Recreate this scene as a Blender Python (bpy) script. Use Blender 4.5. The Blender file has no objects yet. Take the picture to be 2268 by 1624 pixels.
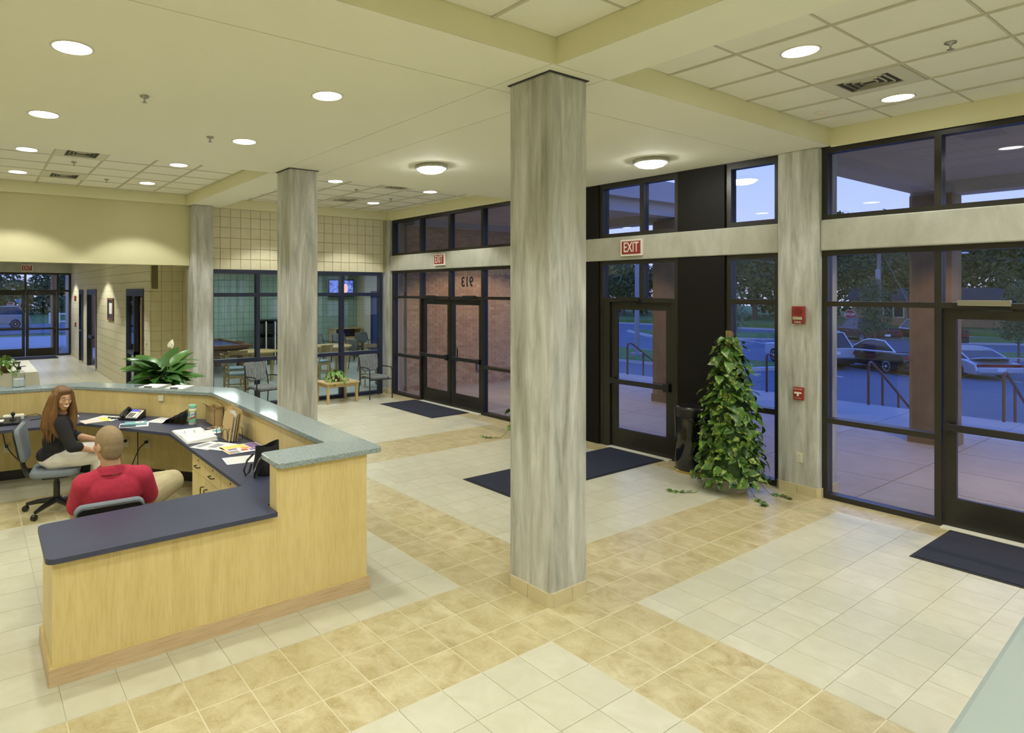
import bpy, bmesh, math, random
from mathutils import Vector, Matrix, Euler
random.seed(7)
PI = math.pi
SC = bpy.context.scene
COL = SC.collection

# ------------------------------------------------------------------ camera, sky, exposure
cam_data = bpy.data.cameras.new('camera')
cam_data.sensor_width = 36.0
cam_data.lens = 1389.6 / 2268 * 36
cam_data.shift_x = (1134 - 865.5) / 2268
cam_data.shift_y = -(812 - 645.1) / 2268
cam_data.clip_end = 500
CAM_Z, CAM_YAW = 2.30, 0.97944
cam = bpy.data.objects.new('camera', cam_data)
cam.location = (0, 0, CAM_Z)
cam.rotation_euler = (PI / 2, 0, CAM_YAW - PI / 2)
COL.objects.link(cam)
SC.camera = cam

world = bpy.data.worlds.new('dusk_sky')
SC.world = world
world.use_nodes = True
wn = world.node_tree
wn.nodes.clear()
_o = wn.nodes.new('ShaderNodeOutputWorld')
_b = wn.nodes.new('ShaderNodeBackground')
_t = wn.nodes.new('ShaderNodeTexCoord')
_s = wn.nodes.new('ShaderNodeSeparateXYZ')
_r = wn.nodes.new('ShaderNodeValToRGB')
_r.color_ramp.elements[0].position = 0.0
_r.color_ramp.elements[0].color = (0.62, 0.60, 0.86, 1)
_r.color_ramp.elements[1].position = 0.85
_r.color_ramp.elements[1].color = (0.08, 0.24, 0.95, 1)
_e = _r.color_ramp.elements.new(0.22)
_e.color = (0.39, 0.48, 1.0, 1)
wn.links.new(_t.outputs['Generated'], _s.inputs[0])
wn.links.new(_s.outputs['Z'], _r.inputs[0])
wn.links.new(_r.outputs[0], _b.inputs[0])
wn.links.new(_b.outputs[0], _o.inputs[0])
_b.inputs[1].default_value = 2.05

SC.view_settings.view_transform = 'Standard'
SC.view_settings.look = 'None'
SC.view_settings.exposure = 0.0
SC.view_settings.gamma = 1.0
SC.view_settings.use_curve_mapping = False
SC.cycles.max_bounces = 6
SC.cycles.diffuse_bounces = 4
SC.cycles.glossy_bounces = 3
SC.cycles.use_adaptive_sampling = True
SC.cycles.adaptive_threshold = 0.045
SC.cycles.transparent_max_bounces = 12
SC.cycles.sample_clamp_indirect = 6.0

CAN_W = 111.0      # lamp powers, used by the lamp builders below
LAMP_COL = (1.0, 1.0, 0.94)

# ------------------------------------------------------------------ tagging
def tag(o, label=None, cat=None, group=None, kind=None):
    if label: o['label'] = label
    if cat: o['category'] = cat
    if group: o['group'] = group
    if kind: o['kind'] = kind
    return o

def empty(name, loc=(0, 0, 0), rz=0.0, label=None, cat=None, group=None, kind=None, parent=None):
    o = bpy.data.objects.new(name, None)
    o.empty_display_size = 0.1
    o.location = loc
    o.rotation_euler = (0, 0, rz)
    COL.objects.link(o)
    if parent: o.parent = parent
    return tag(o, label, cat, group, kind)

def copy_tree(o, loc=None, rz=None, label=None, parent=None):
    c = o.copy()
    COL.objects.link(c)
    if parent is not None: c.parent = parent
    if loc is not None: c.location = loc
    if rz is not None: c.rotation_euler = (0, 0, rz)
    if label: c['label'] = label
    for ch in KIDS.get(o.name, []):
        d = copy_tree(ch, parent=c)
        KIDS.setdefault(c.name, []).append(d)
    return c
KIDS = {}

# ------------------------------------------------------------------ mesh builder
class MB:
    def __init__(s):
        s.v = []; s.f = []; s.fm = []
    def add(s, vs, fs, M=None, mi=0):
        b = len(s.v)
        for p in vs:
            s.v.append(tuple(M @ Vector(p)) if M is not None else tuple(p))
        for f in fs:
            s.f.append([b + i for i in f]); s.fm.append(mi)
        return s
    def box(s, x0, y0, z0, x1, y1, z1, M=None, mi=0):
        vs = [(x0,y0,z0),(x1,y0,z0),(x1,y1,z0),(x0,y1,z0),(x0,y0,z1),(x1,y0,z1),(x1,y1,z1),(x0,y1,z1)]
        return s.add(vs, [(3,2,1,0),(4,5,6,7),(0,1,5,4),(1,2,6,5),(2,3,7,6),(3,0,4,7)], M, mi)
    def cbox(s, cx, cy, cz, sx, sy, sz, M=None, mi=0):
        return s.box(cx-sx/2, cy-sy/2, cz-sz/2, cx+sx/2, cy+sy/2, cz+sz/2, M, mi)
    def prism(s, poly, z0, z1, M=None, mi=0):
        n = len(poly)
        a = sum(poly[i][0]*poly[(i+1)%n][1]-poly[(i+1)%n][0]*poly[i][1] for i in range(n))
        if a < 0: poly = poly[::-1]
        vs = [(x,y,z0) for x,y in poly] + [(x,y,z1) for x,y in poly]
        fs = [tuple(range(n-1,-1,-1)), tuple(range(n,2*n))]
        fs += [(i,(i+1)%n,n+(i+1)%n,n+i) for i in range(n)]
        return s.add(vs, fs, M, mi)
    def tube(s, path, r, n=8, M=None, mi=0, caps=True, closed=False):
        path = [Vector(p) for p in path]; m = len(path)
        rs = r if isinstance(r, (list, tuple)) else [r]*m
        vs = []; up = None
        for i, p in enumerate(path):
            if closed: t = path[(i+1)%m]-path[i-1]
            else: t = path[min(i+1,m-1)]-path[max(i-1,0)]
            t.normalize()
            if up is None:
                up = Vector((0,0,1)) if abs(t.z) < .9 else Vector((1,0,0))
            x = t.cross(up); x.normalize(); y = x.cross(t); y.normalize(); up = y
            for k in range(n):
                a = 2*PI*k/n
                vs.append(p + (x*math.cos(a)+y*math.sin(a))*rs[i])
        fs = []
        for i in range(m if closed else m-1):
            j = (i+1) % m
            for k in range(n):
                fs.append((i*n+k, j*n+k, j*n+(k+1)%n, i*n+(k+1)%n))
        if caps and not closed:
            fs.append(tuple(range(n))); fs.append(tuple(range(m*n-1, (m-1)*n-1, -1)))
        return s.add(vs, fs, M, mi)
    def lathe(s, prof, n=24, M=None, mi=0, cap0=True, cap1=True):
        vs = []; fs = []; m = len(prof)
        for r, z in prof:
            for k in range(n):
                a = 2*PI*k/n
                vs.append((r*math.cos(a), r*math.sin(a), z))
        for i in range(m-1):
            for k in range(n):
                fs.append((i*n+k, i*n+(k+1)%n, (i+1)*n+(k+1)%n, (i+1)*n+k))
        if cap0 and prof[0][0] > 1e-4: fs.append(tuple(range(n-1,-1,-1)))
        if cap1 and prof[-1][0] > 1e-4: fs.append(tuple(range((m-1)*n, m*n)))
        return s.add(vs, fs, M, mi)
    def loft(s, rings, M=None, mi=0, cap=True, closed=True):
        n = len(rings[0]); vs = [p for r in rings for p in r]; fs = []
        for i in range(len(rings)-1):
            for k in range(n if closed else n-1):
                fs.append((i*n+k, i*n+(k+1)%n, (i+1)*n+(k+1)%n, (i+1)*n+k))
        if cap and closed:
            fs.append(tuple(range(n-1,-1,-1))); fs.append(tuple(range((len(rings)-1)*n, len(rings)*n)))
        return s.add(vs, fs, M, mi)
    def ell(s, c, r, n=16, m=10, M=None, mi=0):
        prof = [(math.sin(PI*i/m), -math.cos(PI*i/m)) for i in range(m+1)]
        T = Matrix.Translation(c) @ Matrix.Diagonal((r[0], r[1], r[2], 1))
        return s.lathe(prof, n, (M @ T) if M is not None else T, mi, False, False)
    def mesh(s, name):
        me = bpy.data.meshes.new(name)
        me.from_pydata(s.v, [], s.f)
        if any(s.fm):
            me.polygons.foreach_set('material_index', s.fm)
        return me
    def build(s, name, mat, parent=None, smooth=False, bevel=0, seg=2, loc=None, rz=None, sub=0, weld=False):
        me = s.mesh(name)
        bm = bmesh.new(); bm.from_mesh(me)
        if weld: bmesh.ops.remove_doubles(bm, verts=bm.verts, dist=1e-5)
        bmesh.ops.recalc_face_normals(bm, faces=bm.faces)
        bm.to_mesh(me); bm.free()
        for m in (mat if isinstance(mat, (list, tuple)) else [mat]):
            me.materials.append(m)
        if smooth:
            me.shade_smooth()
            if smooth != 'all': me.set_sharp_from_angle(angle=math.radians(40))
        return obj(name, me, parent, loc, rz, bevel, seg, sub)

def obj(name, me, parent=None, loc=None, rz=None, bevel=0, seg=2, sub=0):
    o = bpy.data.objects.new(name, me)
    COL.objects.link(o)
    if parent is not None:
        o.parent = parent
        KIDS.setdefault(parent.name, []).append(o)
    if loc is not None: o.location = loc
    if rz is not None: o.rotation_euler = (0, 0, rz)
    if bevel:
        md = o.modifiers.new('bevel', 'BEVEL'); md.width = bevel; md.segments = seg
        md.limit_method = 'ANGLE'; md.angle_limit = math.radians(35)
    if sub:
        md = o.modifiers.new('sub', 'SUBSURF'); md.levels = sub; md.render_levels = sub
    return o

def B(name, mat, parent, *boxes, bevel=0, **k):
    m = MB()
    for b in boxes: m.box(*b)
    return m.build(name, mat, parent, bevel=bevel, **k)

def round_poly(poly, rad, seg=5):
    out = []; n = len(poly)
    for i in range(n):
        p = Vector(poly[i]); r = rad[i] if isinstance(rad, (list, tuple)) else rad
        if r <= 0: out.append(tuple(p)); continue
        a = (Vector(poly[i-1])-p).normalized(); b = (Vector(poly[(i+1)%n])-p).normalized()
        ang = math.acos(max(-1, min(1, a.dot(b)))); d = r/math.tan(ang/2)
        c = p + (a+b).normalized()*(r/math.sin(ang/2))
        s0 = p+a*d-c; s1 = p+b*d-c
        a0 = math.atan2(s0.y, s0.x); a1 = math.atan2(s1.y, s1.x)
        da = (a1-a0+PI) % (2*PI) - PI
        for k in range(seg+1):
            t = a0+da*k/seg
            out.append((c.x+r*math.cos(t), c.y+r*math.sin(t)))
    return out

_TEXT = {}
def text_mesh(s, size=1.0, depth=0.002, bold=0.0):
    key = (s, size, depth, bold)
    if key in _TEXT: return _TEXT[key]
    cu = bpy.data.curves.new('lettering', 'FONT')
    cu.body = s; cu.size = size; cu.extrude = depth; cu.align_x = 'CENTER'; cu.align_y = 'CENTER'
    cu.offset = bold; cu.resolution_u = 3
    o = bpy.data.objects.new('lettering', cu); COL.objects.link(o)
    dg = bpy.context.evaluated_depsgraph_get(); dg.update()
    me = bpy.data.meshes.new_from_object(o.evaluated_get(dg))
    bpy.data.objects.remove(o); bpy.data.curves.remove(cu)
    _TEXT[key] = me
    return me

def text(s, size, mat, parent, M, name='lettering', depth=0.002, bold=0.0, sx=1.0):
    me = text_mesh(s, size, depth, bold).copy()
    me.transform(M @ Matrix.Diagonal((sx, 1, 1, 1)))
    me.materials.clear(); me.materials.append(mat)
    return obj(name, me, parent)

def blob(prims, voxel=0.012, smooth=4):
    """one continuous skin over overlapping ellipsoids and tapered limbs"""
    m = MB()
    for p in prims:
        if p[0] == 'e':
            M = p[3] if len(p) > 3 else Matrix()
            m.ell((0,0,0), p[2], 16, 10, Matrix.Translation(p[1]) @ M)
        else:
            _, a, ra, b, rb = p
            a = Vector(a); b = Vector(b); d = b-a; L = d.length
            q = d.to_track_quat('Z', 'Y').to_matrix().to_4x4()
            prof = [(ra*math.sin(t*PI/10), -ra*math.cos(t*PI/10)) for t in range(0, 6)]
            prof += [(rb*math.sin(PI/2+t*PI/10), L-rb*math.cos(PI/2+t*PI/10)) for t in range(0, 6)]
            prof[0] = (0.0005, prof[0][1]); prof[-1] = (0.0005, prof[-1][1])
            m.lathe(prof, 14, Matrix.Translation(a) @ q)
    me = m.mesh('blob')
    bm = bmesh.new(); bm.from_mesh(me)
    bmesh.ops.recalc_face_normals(bm, faces=bm.faces); bm.to_mesh(me); bm.free()
    o = bpy.data.objects.new('blob', me); COL.objects.link(o)
    r = o.modifiers.new('r', 'REMESH'); r.mode = 'VOXEL'; r.voxel_size = voxel
    sm = o.modifiers.new('s', 'SMOOTH'); sm.factor = 0.5; sm.iterations = smooth
    dg = bpy.context.evaluated_depsgraph_get(); dg.update()
    out = bpy.data.meshes.new_from_object(o.evaluated_get(dg))
    bpy.data.objects.remove(o); bpy.data.meshes.remove(me)
    out.shade_smooth()
    return out

def blob_obj(name, mat, parent, prims, voxel=0.012, smooth=4, M=None):
    me = blob(prims, voxel, smooth)
    if M is not None: me.transform(M)
    me.materials.append(mat)
    return obj(name, me, parent)

# how large a piece shows in the photograph: only used to choose which pieces become parts of their own
_F = Vector((math.cos(CAM_YAW), math.sin(CAM_YAW), 0)); _R = Vector((math.sin(CAM_YAW), -math.cos(CAM_YAW), 0))
def shown(x, y, z, size=1.0):
    p = Vector((x, y, z-CAM_Z)); d = p.dot(_F)
    if d < 0.4: return 0
    u = 865.5+1389.6*p.dot(_R)/d; v = 645.1-1389.6*p.z/d
    if u < -80 or u > 2350 or v < -80 or v > 1700: return 0
    return 1389.6*size/d

def pieces(parent, items, name, rest, maxn=300, minpx=10, bevel=0.0):
    """items: (x0,y0,z0,x1,y1,z1,material). The largest shown become parts, the rest one joined part per material"""
    sc = []
    for it in items:
        x0,y0,z0,x1,y1,z1,m = it
        e = sorted((x1-x0, y1-y0, z1-z0))
        sc.append((shown((x0+x1)/2,(y0+y1)/2,(z0+z1)/2, e[1]), it))
    sc.sort(key=lambda a: -a[0])
    meshes = {}; left = {}
    for i, (px, it) in enumerate(sc):
        x0,y0,z0,x1,y1,z1,m = it
        if i < maxn and px >= minpx:
            k = (round(x1-x0,4), round(y1-y0,4), round(z1-z0,4), m.name)
            if k not in meshes:
                me = MB().cbox(0,0,0,x1-x0,y1-y0,z1-z0).mesh(name); me.materials.append(m); meshes[k] = me
            obj(name, meshes[k], parent, ((x0+x1)/2,(y0+y1)/2,(z0+z1)/2), bevel=bevel, seg=1)
        else:
            left.setdefault(m.name, (m, []))[1].append(it)
    for m, its in left.values():
        mb = MB()
        for it in its: mb.box(*it[:6])
        mb.build(rest, m, parent)['kind'] = 'stuff'
# ------------------------------------------------------------------ materials
def _new(name):
    m = bpy.data.materials.new(name); m.use_nodes = True
    nt = m.node_tree; b = nt.nodes['Principled BSDF']
    return m, nt, b

def _ramp(nt, fac, c0, c1, p0=0.35, p1=0.65):
    r = nt.nodes.new('ShaderNodeValToRGB')
    r.color_ramp.elements[0].position = p0; r.color_ramp.elements[0].color = (*c0, 1)
    r.color_ramp.elements[1].position = p1; r.color_ramp.elements[1].color = (*c1, 1)
    nt.links.new(fac, r.inputs[0])
    return r.outputs[0]

def _noise(nt, scale, detail=4, rough=.6, stretch=(1,1,1), world=False, dist=0.0):
    n = nt.nodes.new('ShaderNodeTexNoise')
    n.inputs['Scale'].default_value = scale; n.inputs['Detail'].default_value = detail
    n.inputs['Roughness'].default_value = rough; n.inputs['Distortion'].default_value = dist
    mp = nt.nodes.new('ShaderNodeMapping'); mp.inputs['Scale'].default_value = stretch
    if world:
        g = nt.nodes.new('ShaderNodeNewGeometry'); nt.links.new(g.outputs['Position'], mp.inputs[0])
    else:
        t = nt.nodes.new('ShaderNodeTexCoord'); nt.links.new(t.outputs['Object'], mp.inputs[0])
    nt.links.new(mp.outputs[0], n.inputs['Vector'])
    return n, mp

def _bump(nt, b, h, strength, dist=0.01):
    bp = nt.nodes.new('ShaderNodeBump'); bp.inputs['Strength'].default_value = strength
    bp.inputs['Distance'].default_value = dist
    nt.links.new(h, bp.inputs['Height']); nt.links.new(bp.outputs[0], b.inputs['Normal'])

def mat(name, col, rough=.5, metal=0.0, spec=.5, c2=None, scale=8, stretch=(1,1,1), bump=0.0, bscale=60, world=False, detail=4, p=(.35,.65), coat=0.0, alpha=None):
    m, nt, b = _new(name)
    b.inputs['Base Color'].default_value = (*col, 1)
    b.inputs['Roughness'].default_value = rough
    b.inputs['Metallic'].default_value = metal
    b.inputs['Specular IOR Level'].default_value = spec
    if coat: b.inputs['Coat Weight'].default_value = coat; b.inputs['Coat Roughness'].default_value = .08
    if c2 is not None:
        n, _ = _noise(nt, scale, detail, stretch=stretch, world=world)
        nt.links.new(_ramp(nt, n.outputs['Fac'], col, c2, *p), b.inputs['Base Color'])
    if bump:
        n2, _ = _noise(nt, bscale, 3, world=world)
        _bump(nt, b, n2.outputs['Fac'], bump)
    return m

def emit(name, col, strength):
    m, nt, b = _new(name)
    b.inputs['Base Color'].default_value = (*col, 1)
    b.inputs['Emission Color'].default_value = (*col, 1)
    b.inputs['Emission Strength'].default_value = strength
    return m

def glass(name, tint, refl=1.0, rough=0.0):
    m = bpy.data.materials.new(name); m.use_nodes = True
    nt = m.node_tree; nt.nodes.clear()
    o = nt.nodes.new('ShaderNodeOutputMaterial'); mx = nt.nodes.new('ShaderNodeMixShader')
    t = nt.nodes.new('ShaderNodeBsdfTransparent'); t.inputs[0].default_value = (*tint, 1)
    g = nt.nodes.new('ShaderNodeBsdfGlossy'); g.inputs['Roughness'].default_value = rough
    lw = nt.nodes.new('ShaderNodeLayerWeight'); lw.inputs[0].default_value = .5
    pw = nt.nodes.new('ShaderNodeMath'); pw.operation = 'POWER'; pw.inputs[1].default_value = 5.0
    ma = nt.nodes.new('ShaderNodeMath'); ma.operation = 'MULTIPLY_ADD'; ma.inputs[1].default_value = .94*refl; ma.inputs[2].default_value = .045*refl; ma.use_clamp = True
    nt.links.new(lw.outputs['Facing'], pw.inputs[0]); nt.links.new(pw.outputs[0], ma.inputs[0]); nt.links.new(ma.outputs[0], mx.inputs[0])
    nt.links.new(t.outputs[0], mx.inputs[1]); nt.links.new(g.outputs[0], mx.inputs[2])
    nt.links.new(mx.outputs[0], o.inputs[0])
    return m

def tile_mat(name, ca, cb, cc, rough, scale=7, vein=True):
    m, nt, b = _new(name)
    n, mp = _noise(nt, scale, 6, .62, world=True, dist=.6)
    gi = nt.nodes.new('ShaderNodeNewGeometry'); oi = nt.nodes.new('ShaderNodeObjectInfo')
    ad = nt.nodes.new('ShaderNodeMath'); ad.operation = 'ADD'
    nt.links.new(gi.outputs['Random Per Island'], ad.inputs[0]); nt.links.new(oi.outputs['Random'], ad.inputs[1])
    fr = nt.nodes.new('ShaderNodeMath'); fr.operation = 'FRACT'; nt.links.new(ad.outputs[0], fr.inputs[0])
    cmb = nt.nodes.new('ShaderNodeCombineXYZ')
    ml = nt.nodes.new('ShaderNodeMath'); ml.operation = 'MULTIPLY'; ml.inputs[1].default_value = 37.0
    nt.links.new(fr.outputs[0], ml.inputs[0])
    for i in range(3): nt.links.new(ml.outputs[0], cmb.inputs[i])
    nt.links.new(cmb.outputs[0], mp.inputs['Location'])
    col = _ramp(nt, n.outputs['Fac'], ca, cb, .32, .66)
    mx = nt.nodes.new('ShaderNodeMixRGB'); mx.inputs[2].default_value = (*cc, 1)
    ma = nt.nodes.new('ShaderNodeMath'); ma.operation = 'MULTIPLY'; ma.inputs[1].default_value = .45
    nt.links.new(fr.outputs[0], ma.inputs[0]); nt.links.new(ma.outputs[0], mx.inputs[0]); nt.links.new(col, mx.inputs[1])
    out = mx.outputs[0]
    if vein:
        v, mv = _noise(nt, 16, 5, .7, world=True, dist=2.2); nt.links.new(cmb.outputs[0], mv.inputs['Location'])
        r = nt.nodes.new('ShaderNodeValToRGB')
        r.color_ramp.elements[0].position = .485; r.color_ramp.elements[0].color = (0,0,0,1)
        r.color_ramp.elements[1].position = .515; r.color_ramp.elements[1].color = (0,0,0,1)
        e = r.color_ramp.elements.new(.5); e.color = (.5,.5,.5,1)
        nt.links.new(v.outputs['Fac'], r.inputs[0])
        m2 = nt.nodes.new('ShaderNodeMixRGB'); m2.inputs[2].default_value = (*[min(1, c*1.25+.05) for c in cb], 1)
        nt.links.new(r.outputs[0], m2.inputs[0]); nt.links.new(out, m2.inputs[1]); out = m2.outputs[0]
    nt.links.new(out, b.inputs['Base Color'])
    b.inputs['Roughness'].default_value = rough
    b.inputs['Specular IOR Level'].default_value = .4
    return m

def wood(name, ca, cb, cd, stretch=(1,1,.08), scale=9, rough=.42, fine=70):
    m, nt, b = _new(name)
    n, _ = _noise(nt, scale, 5, .6, stretch, dist=.8)
    c = _ramp(nt, n.outputs['Fac'], ca, cb, .3, .7)
    s2 = tuple(x*1.0 for x in stretch)
    f, _ = _noise(nt, fine, 3, .6, s2)
    mx = nt.nodes.new('ShaderNodeMixRGB'); mx.blend_type = 'MULTIPLY'; mx.inputs[0].default_value = .35
    nt.links.new(c, mx.inputs[1]); nt.links.new(_ramp(nt, f.outputs['Fac'], cd, (1,1,1), .3, .55), mx.inputs[2])
    nt.links.new(mx.outputs[0], b.inputs['Base Color'])
    b.inputs['Roughness'].default_value = rough
    return m

def concrete(name, ca, cb, cc, sx=5.0):
    m, nt, b = _new(name)
    n, _ = _noise(nt, 2.2, 6, .65, (sx, sx, .55), world=True, dist=.4)
    c = _ramp(nt, n.outputs['Fac'], ca, cb, .3, .68)
    k, _ = _noise(nt, 3.1, 5, .6, (1, 1, 1), world=True)
    mx = nt.nodes.new('ShaderNodeMixRGB'); mx.inputs[2].default_value = (*cc, 1)
    nt.links.new(_ramp(nt, k.outputs['Fac'], (0,0,0), (.55,.55,.55), .45, .75), mx.inputs[0]); nt.links.new(c, mx.inputs[1])
    nt.links.new(mx.outputs[0], b.inputs['Base Color'])
    b.inputs['Roughness'].default_value = .55
    f, _ = _noise(nt, 40, 4, .6, world=True); _bump(nt, b, f.outputs['Fac'], .12, .004)
    return m

def speckle(name, ca, cb, cc, rough):
    m, nt, b = _new(name)
    v = nt.nodes.new('ShaderNodeTexNoise'); v.inputs['Scale'].default_value = 210; v.inputs['Detail'].default_value = 2
    t = nt.nodes.new('ShaderNodeTexCoord'); nt.links.new(t.outputs['Object'], v.inputs['Vector'])
    r = nt.nodes.new('ShaderNodeValToRGB')
    r.color_ramp.elements[0].position = .36; r.color_ramp.elements[0].color = (*ca, 1)
    r.color_ramp.elements[1].position = .66; r.color_ramp.elements[1].color = (*cc, 1)
    e = r.color_ramp.elements.new(.5); e.color = (*cb, 1)
    nt.links.new(v.outputs['Fac'], r.inputs[0]); nt.links.new(r.outputs[0], b.inputs['Base Color'])
    b.inputs['Roughness'].default_value = rough
    return m

def wave_fabric(name, ca, cb):
    m, nt, b = _new(name)
    w = nt.nodes.new('ShaderNodeTexWave'); w.inputs['Scale'].default_value = 6.5; w.inputs['Distortion'].default_value = 10
    w.inputs['Detail'].default_value = 2; w.inputs['Detail Scale'].default_value = 1.2; w.bands_direction = 'X'
    t = nt.nodes.new('ShaderNodeTexCoord'); mp = nt.nodes.new('ShaderNodeMapping'); mp.inputs['Scale'].default_value = (2.0, .6, .45)
    nt.links.new(t.outputs['Object'], mp.inputs[0]); nt.links.new(mp.outputs[0], w.inputs['Vector'])
    nt.links.new(_ramp(nt, w.outputs['Fac'], ca, cb, .35, .95), b.inputs['Base Color'])
    b.inputs['Roughness'].default_value = .9
    return m

def var_leaf(name, ca, cb, cv, rough=.38, varieg=True):
    m, nt, b = _new(name)
    oi = nt.nodes.new('ShaderNodeObjectInfo'); gi = nt.nodes.new('ShaderNodeNewGeometry')
    ad = nt.nodes.new('ShaderNodeMath'); ad.operation = 'ADD'
    nt.links.new(gi.outputs['Random Per Island'], ad.inputs[0]); nt.links.new(oi.outputs['Random'], ad.inputs[1])
    fr = nt.nodes.new('ShaderNodeMath'); fr.operation = 'FRACT'; nt.links.new(ad.outputs[0], fr.inputs[0])
    c = _ramp(nt, fr.outputs[0], ca, cb, .1, .9)
    if varieg:
        n, _ = _noise(nt, 15, 3, .6, (.5, 1.4, 1), dist=1.2)
        mx = nt.nodes.new('ShaderNodeMixRGB'); mx.inputs[2].default_value = (*cv, 1)
        nt.links.new(_ramp(nt, n.outputs['Fac'], (0,0,0), (.8,.8,.8), .52, .63), mx.inputs[0]); nt.links.new(c, mx.inputs[1]); c = mx.outputs[0]
    nt.links.new(c, b.inputs['Base Color'])
    b.inputs['Roughness'].default_value = rough
    return m

MT = {}
MT['light_tile'] = tile_mat('light_tile', (.54,.515,.375), (.615,.595,.46), (.51,.49,.36), .33, 5, False)
MT['brown_tile'] = tile_mat('brown_tile', (.37,.29,.125), (.59,.525,.32), (.465,.395,.20), .30, 7, True)
MT['porch'] = tile_mat('porch_concrete', (.34,.29,.25), (.42,.36,.32), (.37,.32,.28), .6, 2, False)
MT['pale_grout'] = mat('pale_grout', (.66,.61,.42), .7)
MT['grout'] = mat('grout', (.55,.52,.37), .8)
MT['base_tile'] = tile_mat('base_tile', (.56,.48,.27), (.64,.57,.36), (.58,.5,.3), .35, 4, False)
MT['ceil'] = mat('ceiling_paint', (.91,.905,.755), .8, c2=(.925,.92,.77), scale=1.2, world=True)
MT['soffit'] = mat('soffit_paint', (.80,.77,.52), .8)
MT['act'] = mat('acoustic_tile', (.91,.90,.79), .9, c2=(.93,.92,.82), scale=3, bump=.35, bscale=220)
MT['tbar'] = mat('grid_bar', (.62,.60,.48), .6)
MT['wall'] = mat('wall_paint', (.64,.60,.36), .75, c2=(.66,.62,.38), scale=1.5, world=True)
MT['cmu'] = mat('block_paint', (.67,.62,.42), .6, c2=(.71,.66,.46), scale=6, bump=.25, bscale=90, world=True)
MT['cmu_joint'] = mat('block_joint', (.40,.36,.20), .8)
MT['green_cmu'] = mat('green_block', (.30,.43,.37), .6, c2=(.34,.47,.41), scale=6, bump=.25, bscale=90, world=True)
MT['green_joint'] = mat('green_joint', (.20,.30,.26), .8)
MT['cream'] = mat('cream_wall', (.68,.64,.48), .7)
MT['concrete'] = concrete('concrete', (.27,.27,.225), (.66,.67,.63), (.44,.44,.38))
MT['concrete2'] = concrete('concrete_beam', (.33,.33,.26), (.52,.52,.45), (.42,.42,.34), 1.2)
MT['bronze'] = mat('bronze_metal', (.018,.016,.012), .34, .0, .5, c2=(.024,.021,.016), scale=4)
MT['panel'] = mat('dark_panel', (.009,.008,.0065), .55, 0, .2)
MT['navy'] = mat('navy_frame', (.020,.025,.05), .38)
MT['glass'] = glass('window_glass', (.72,.78,.84), 1.1)
MT['glass_in'] = glass('partition_glass', (.86,.90,.90), 1.0)
MT['mat'] = mat('mat_carpet', (.014,.017,.034), .95, c2=(.02,.024,.045), scale=220, bump=.5, bscale=500)
MT['mat_edge'] = mat('mat_rubber', (.012,.012,.014), .7)
MT['maple'] = wood('maple_panel', (.66,.52,.22), (.75,.61,.29), (.78,.64,.40))
MT['maple_base'] = wood('maple_base', (.58,.43,.25), (.66,.50,.31), (.6,.45,.3), (.08,.6,1))
MT['light_wood'] = wood('light_wood', (.56,.41,.18), (.64,.48,.23), (.75,.6,.4), (.12,.12,1))
MT['slate'] = mat('slate_laminate', (.038,.046,.09), .42, c2=(.047,.055,.102), scale=2, bump=.04, bscale=300)
MT['granite'] = speckle('speckled_solid_surface', (.10,.15,.16), (.27,.34,.345), (.58,.64,.64), .075)
MT['black_metal'] = mat('black_metal', (.015,.015,.016), .35)
MT['black_plastic'] = mat('black_plastic', (.014,.014,.015), .28)
MT['black_gloss'] = mat('black_gloss', (.008,.008,.009), .1, coat=.5)
MT['chrome'] = mat('chrome', (.7,.7,.7), .15, 1)
MT['nickel'] = mat('nickel', (.42,.41,.38), .3, 1)
MT['brass'] = mat('brass', (.62,.46,.16), .22, 1)
MT['white'] = mat('white_paper', (.82,.82,.80), .7)
MT['white_p'] = mat('white_plastic', (.78,.77,.70), .4)
MT['ivory'] = mat('ivory_plate', (.72,.68,.50), .4)
MT['ink'] = mat('ink', (.05,.05,.06), .8)
MT['grey_ink'] = mat('grey_ink', (.35,.35,.36), .8)
MT['red'] = mat('alarm_red', (.30,.03,.02), .4)
MT['sign_red'] = mat('sign_red', (.30,.03,.02), .4)
MT['sign_white'] = mat('sign_white', (.80,.76,.68), .5)
MT['trim_white'] = mat('trim_white', (.78,.76,.64), .4)
MT['lamp'] = emit('lamp_lens', (1.0,.985,.90), 16.0)
MT['dome'] = emit('dome_lens', (1.0,.99,.92), 62.0)
MT['panel_lens'] = emit('panel_lens', (.95,1.0,.98), 5.0)
MT['ring'] = mat('lamp_ring', (.45,.45,.38), .35, .6)
MT['vent_dark'] = mat('vent_dark', (.05,.05,.045), .8)
MT['vent'] = mat('vent_paint', (.70,.68,.56), .5)
MT['leaf'] = var_leaf('ivy_leaf', (.022,.078,.010), (.075,.18,.022), (.44,.50,.08))
MT['leaf_dark'] = var_leaf('lily_leaf', (.03,.10,.018), (.07,.18,.03), (.1,.2,.05), .3, False)
MT['leaf_light'] = var_leaf('pothos_leaf', (.10,.26,.04), (.22,.40,.08), (.42,.52,.14), .4, True)
MT['stem'] = mat('plant_stem', (.16,.22,.06), .6)
MT['petal'] = mat('white_petal', (.80,.78,.62), .6)
MT['bark'] = mat('bark', (.20,.13,.06), .9, c2=(.28,.19,.09), scale=20)
MT['pot_grey'] = mat('pot_grey', (.42,.40,.34), .6)
MT['pot_brown'] = mat('pot_brown', (.16,.08,.04), .6)
MT['soil'] = mat('soil', (.04,.03,.02), .95)
MT['fabric'] = wave_fabric('patterned_fabric', (.105,.12,.125), (.27,.29,.28))
MT['seat_grey'] = mat('chair_fabric', (.17,.20,.23), .9, c2=(.20,.23,.26), scale=200)
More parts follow.
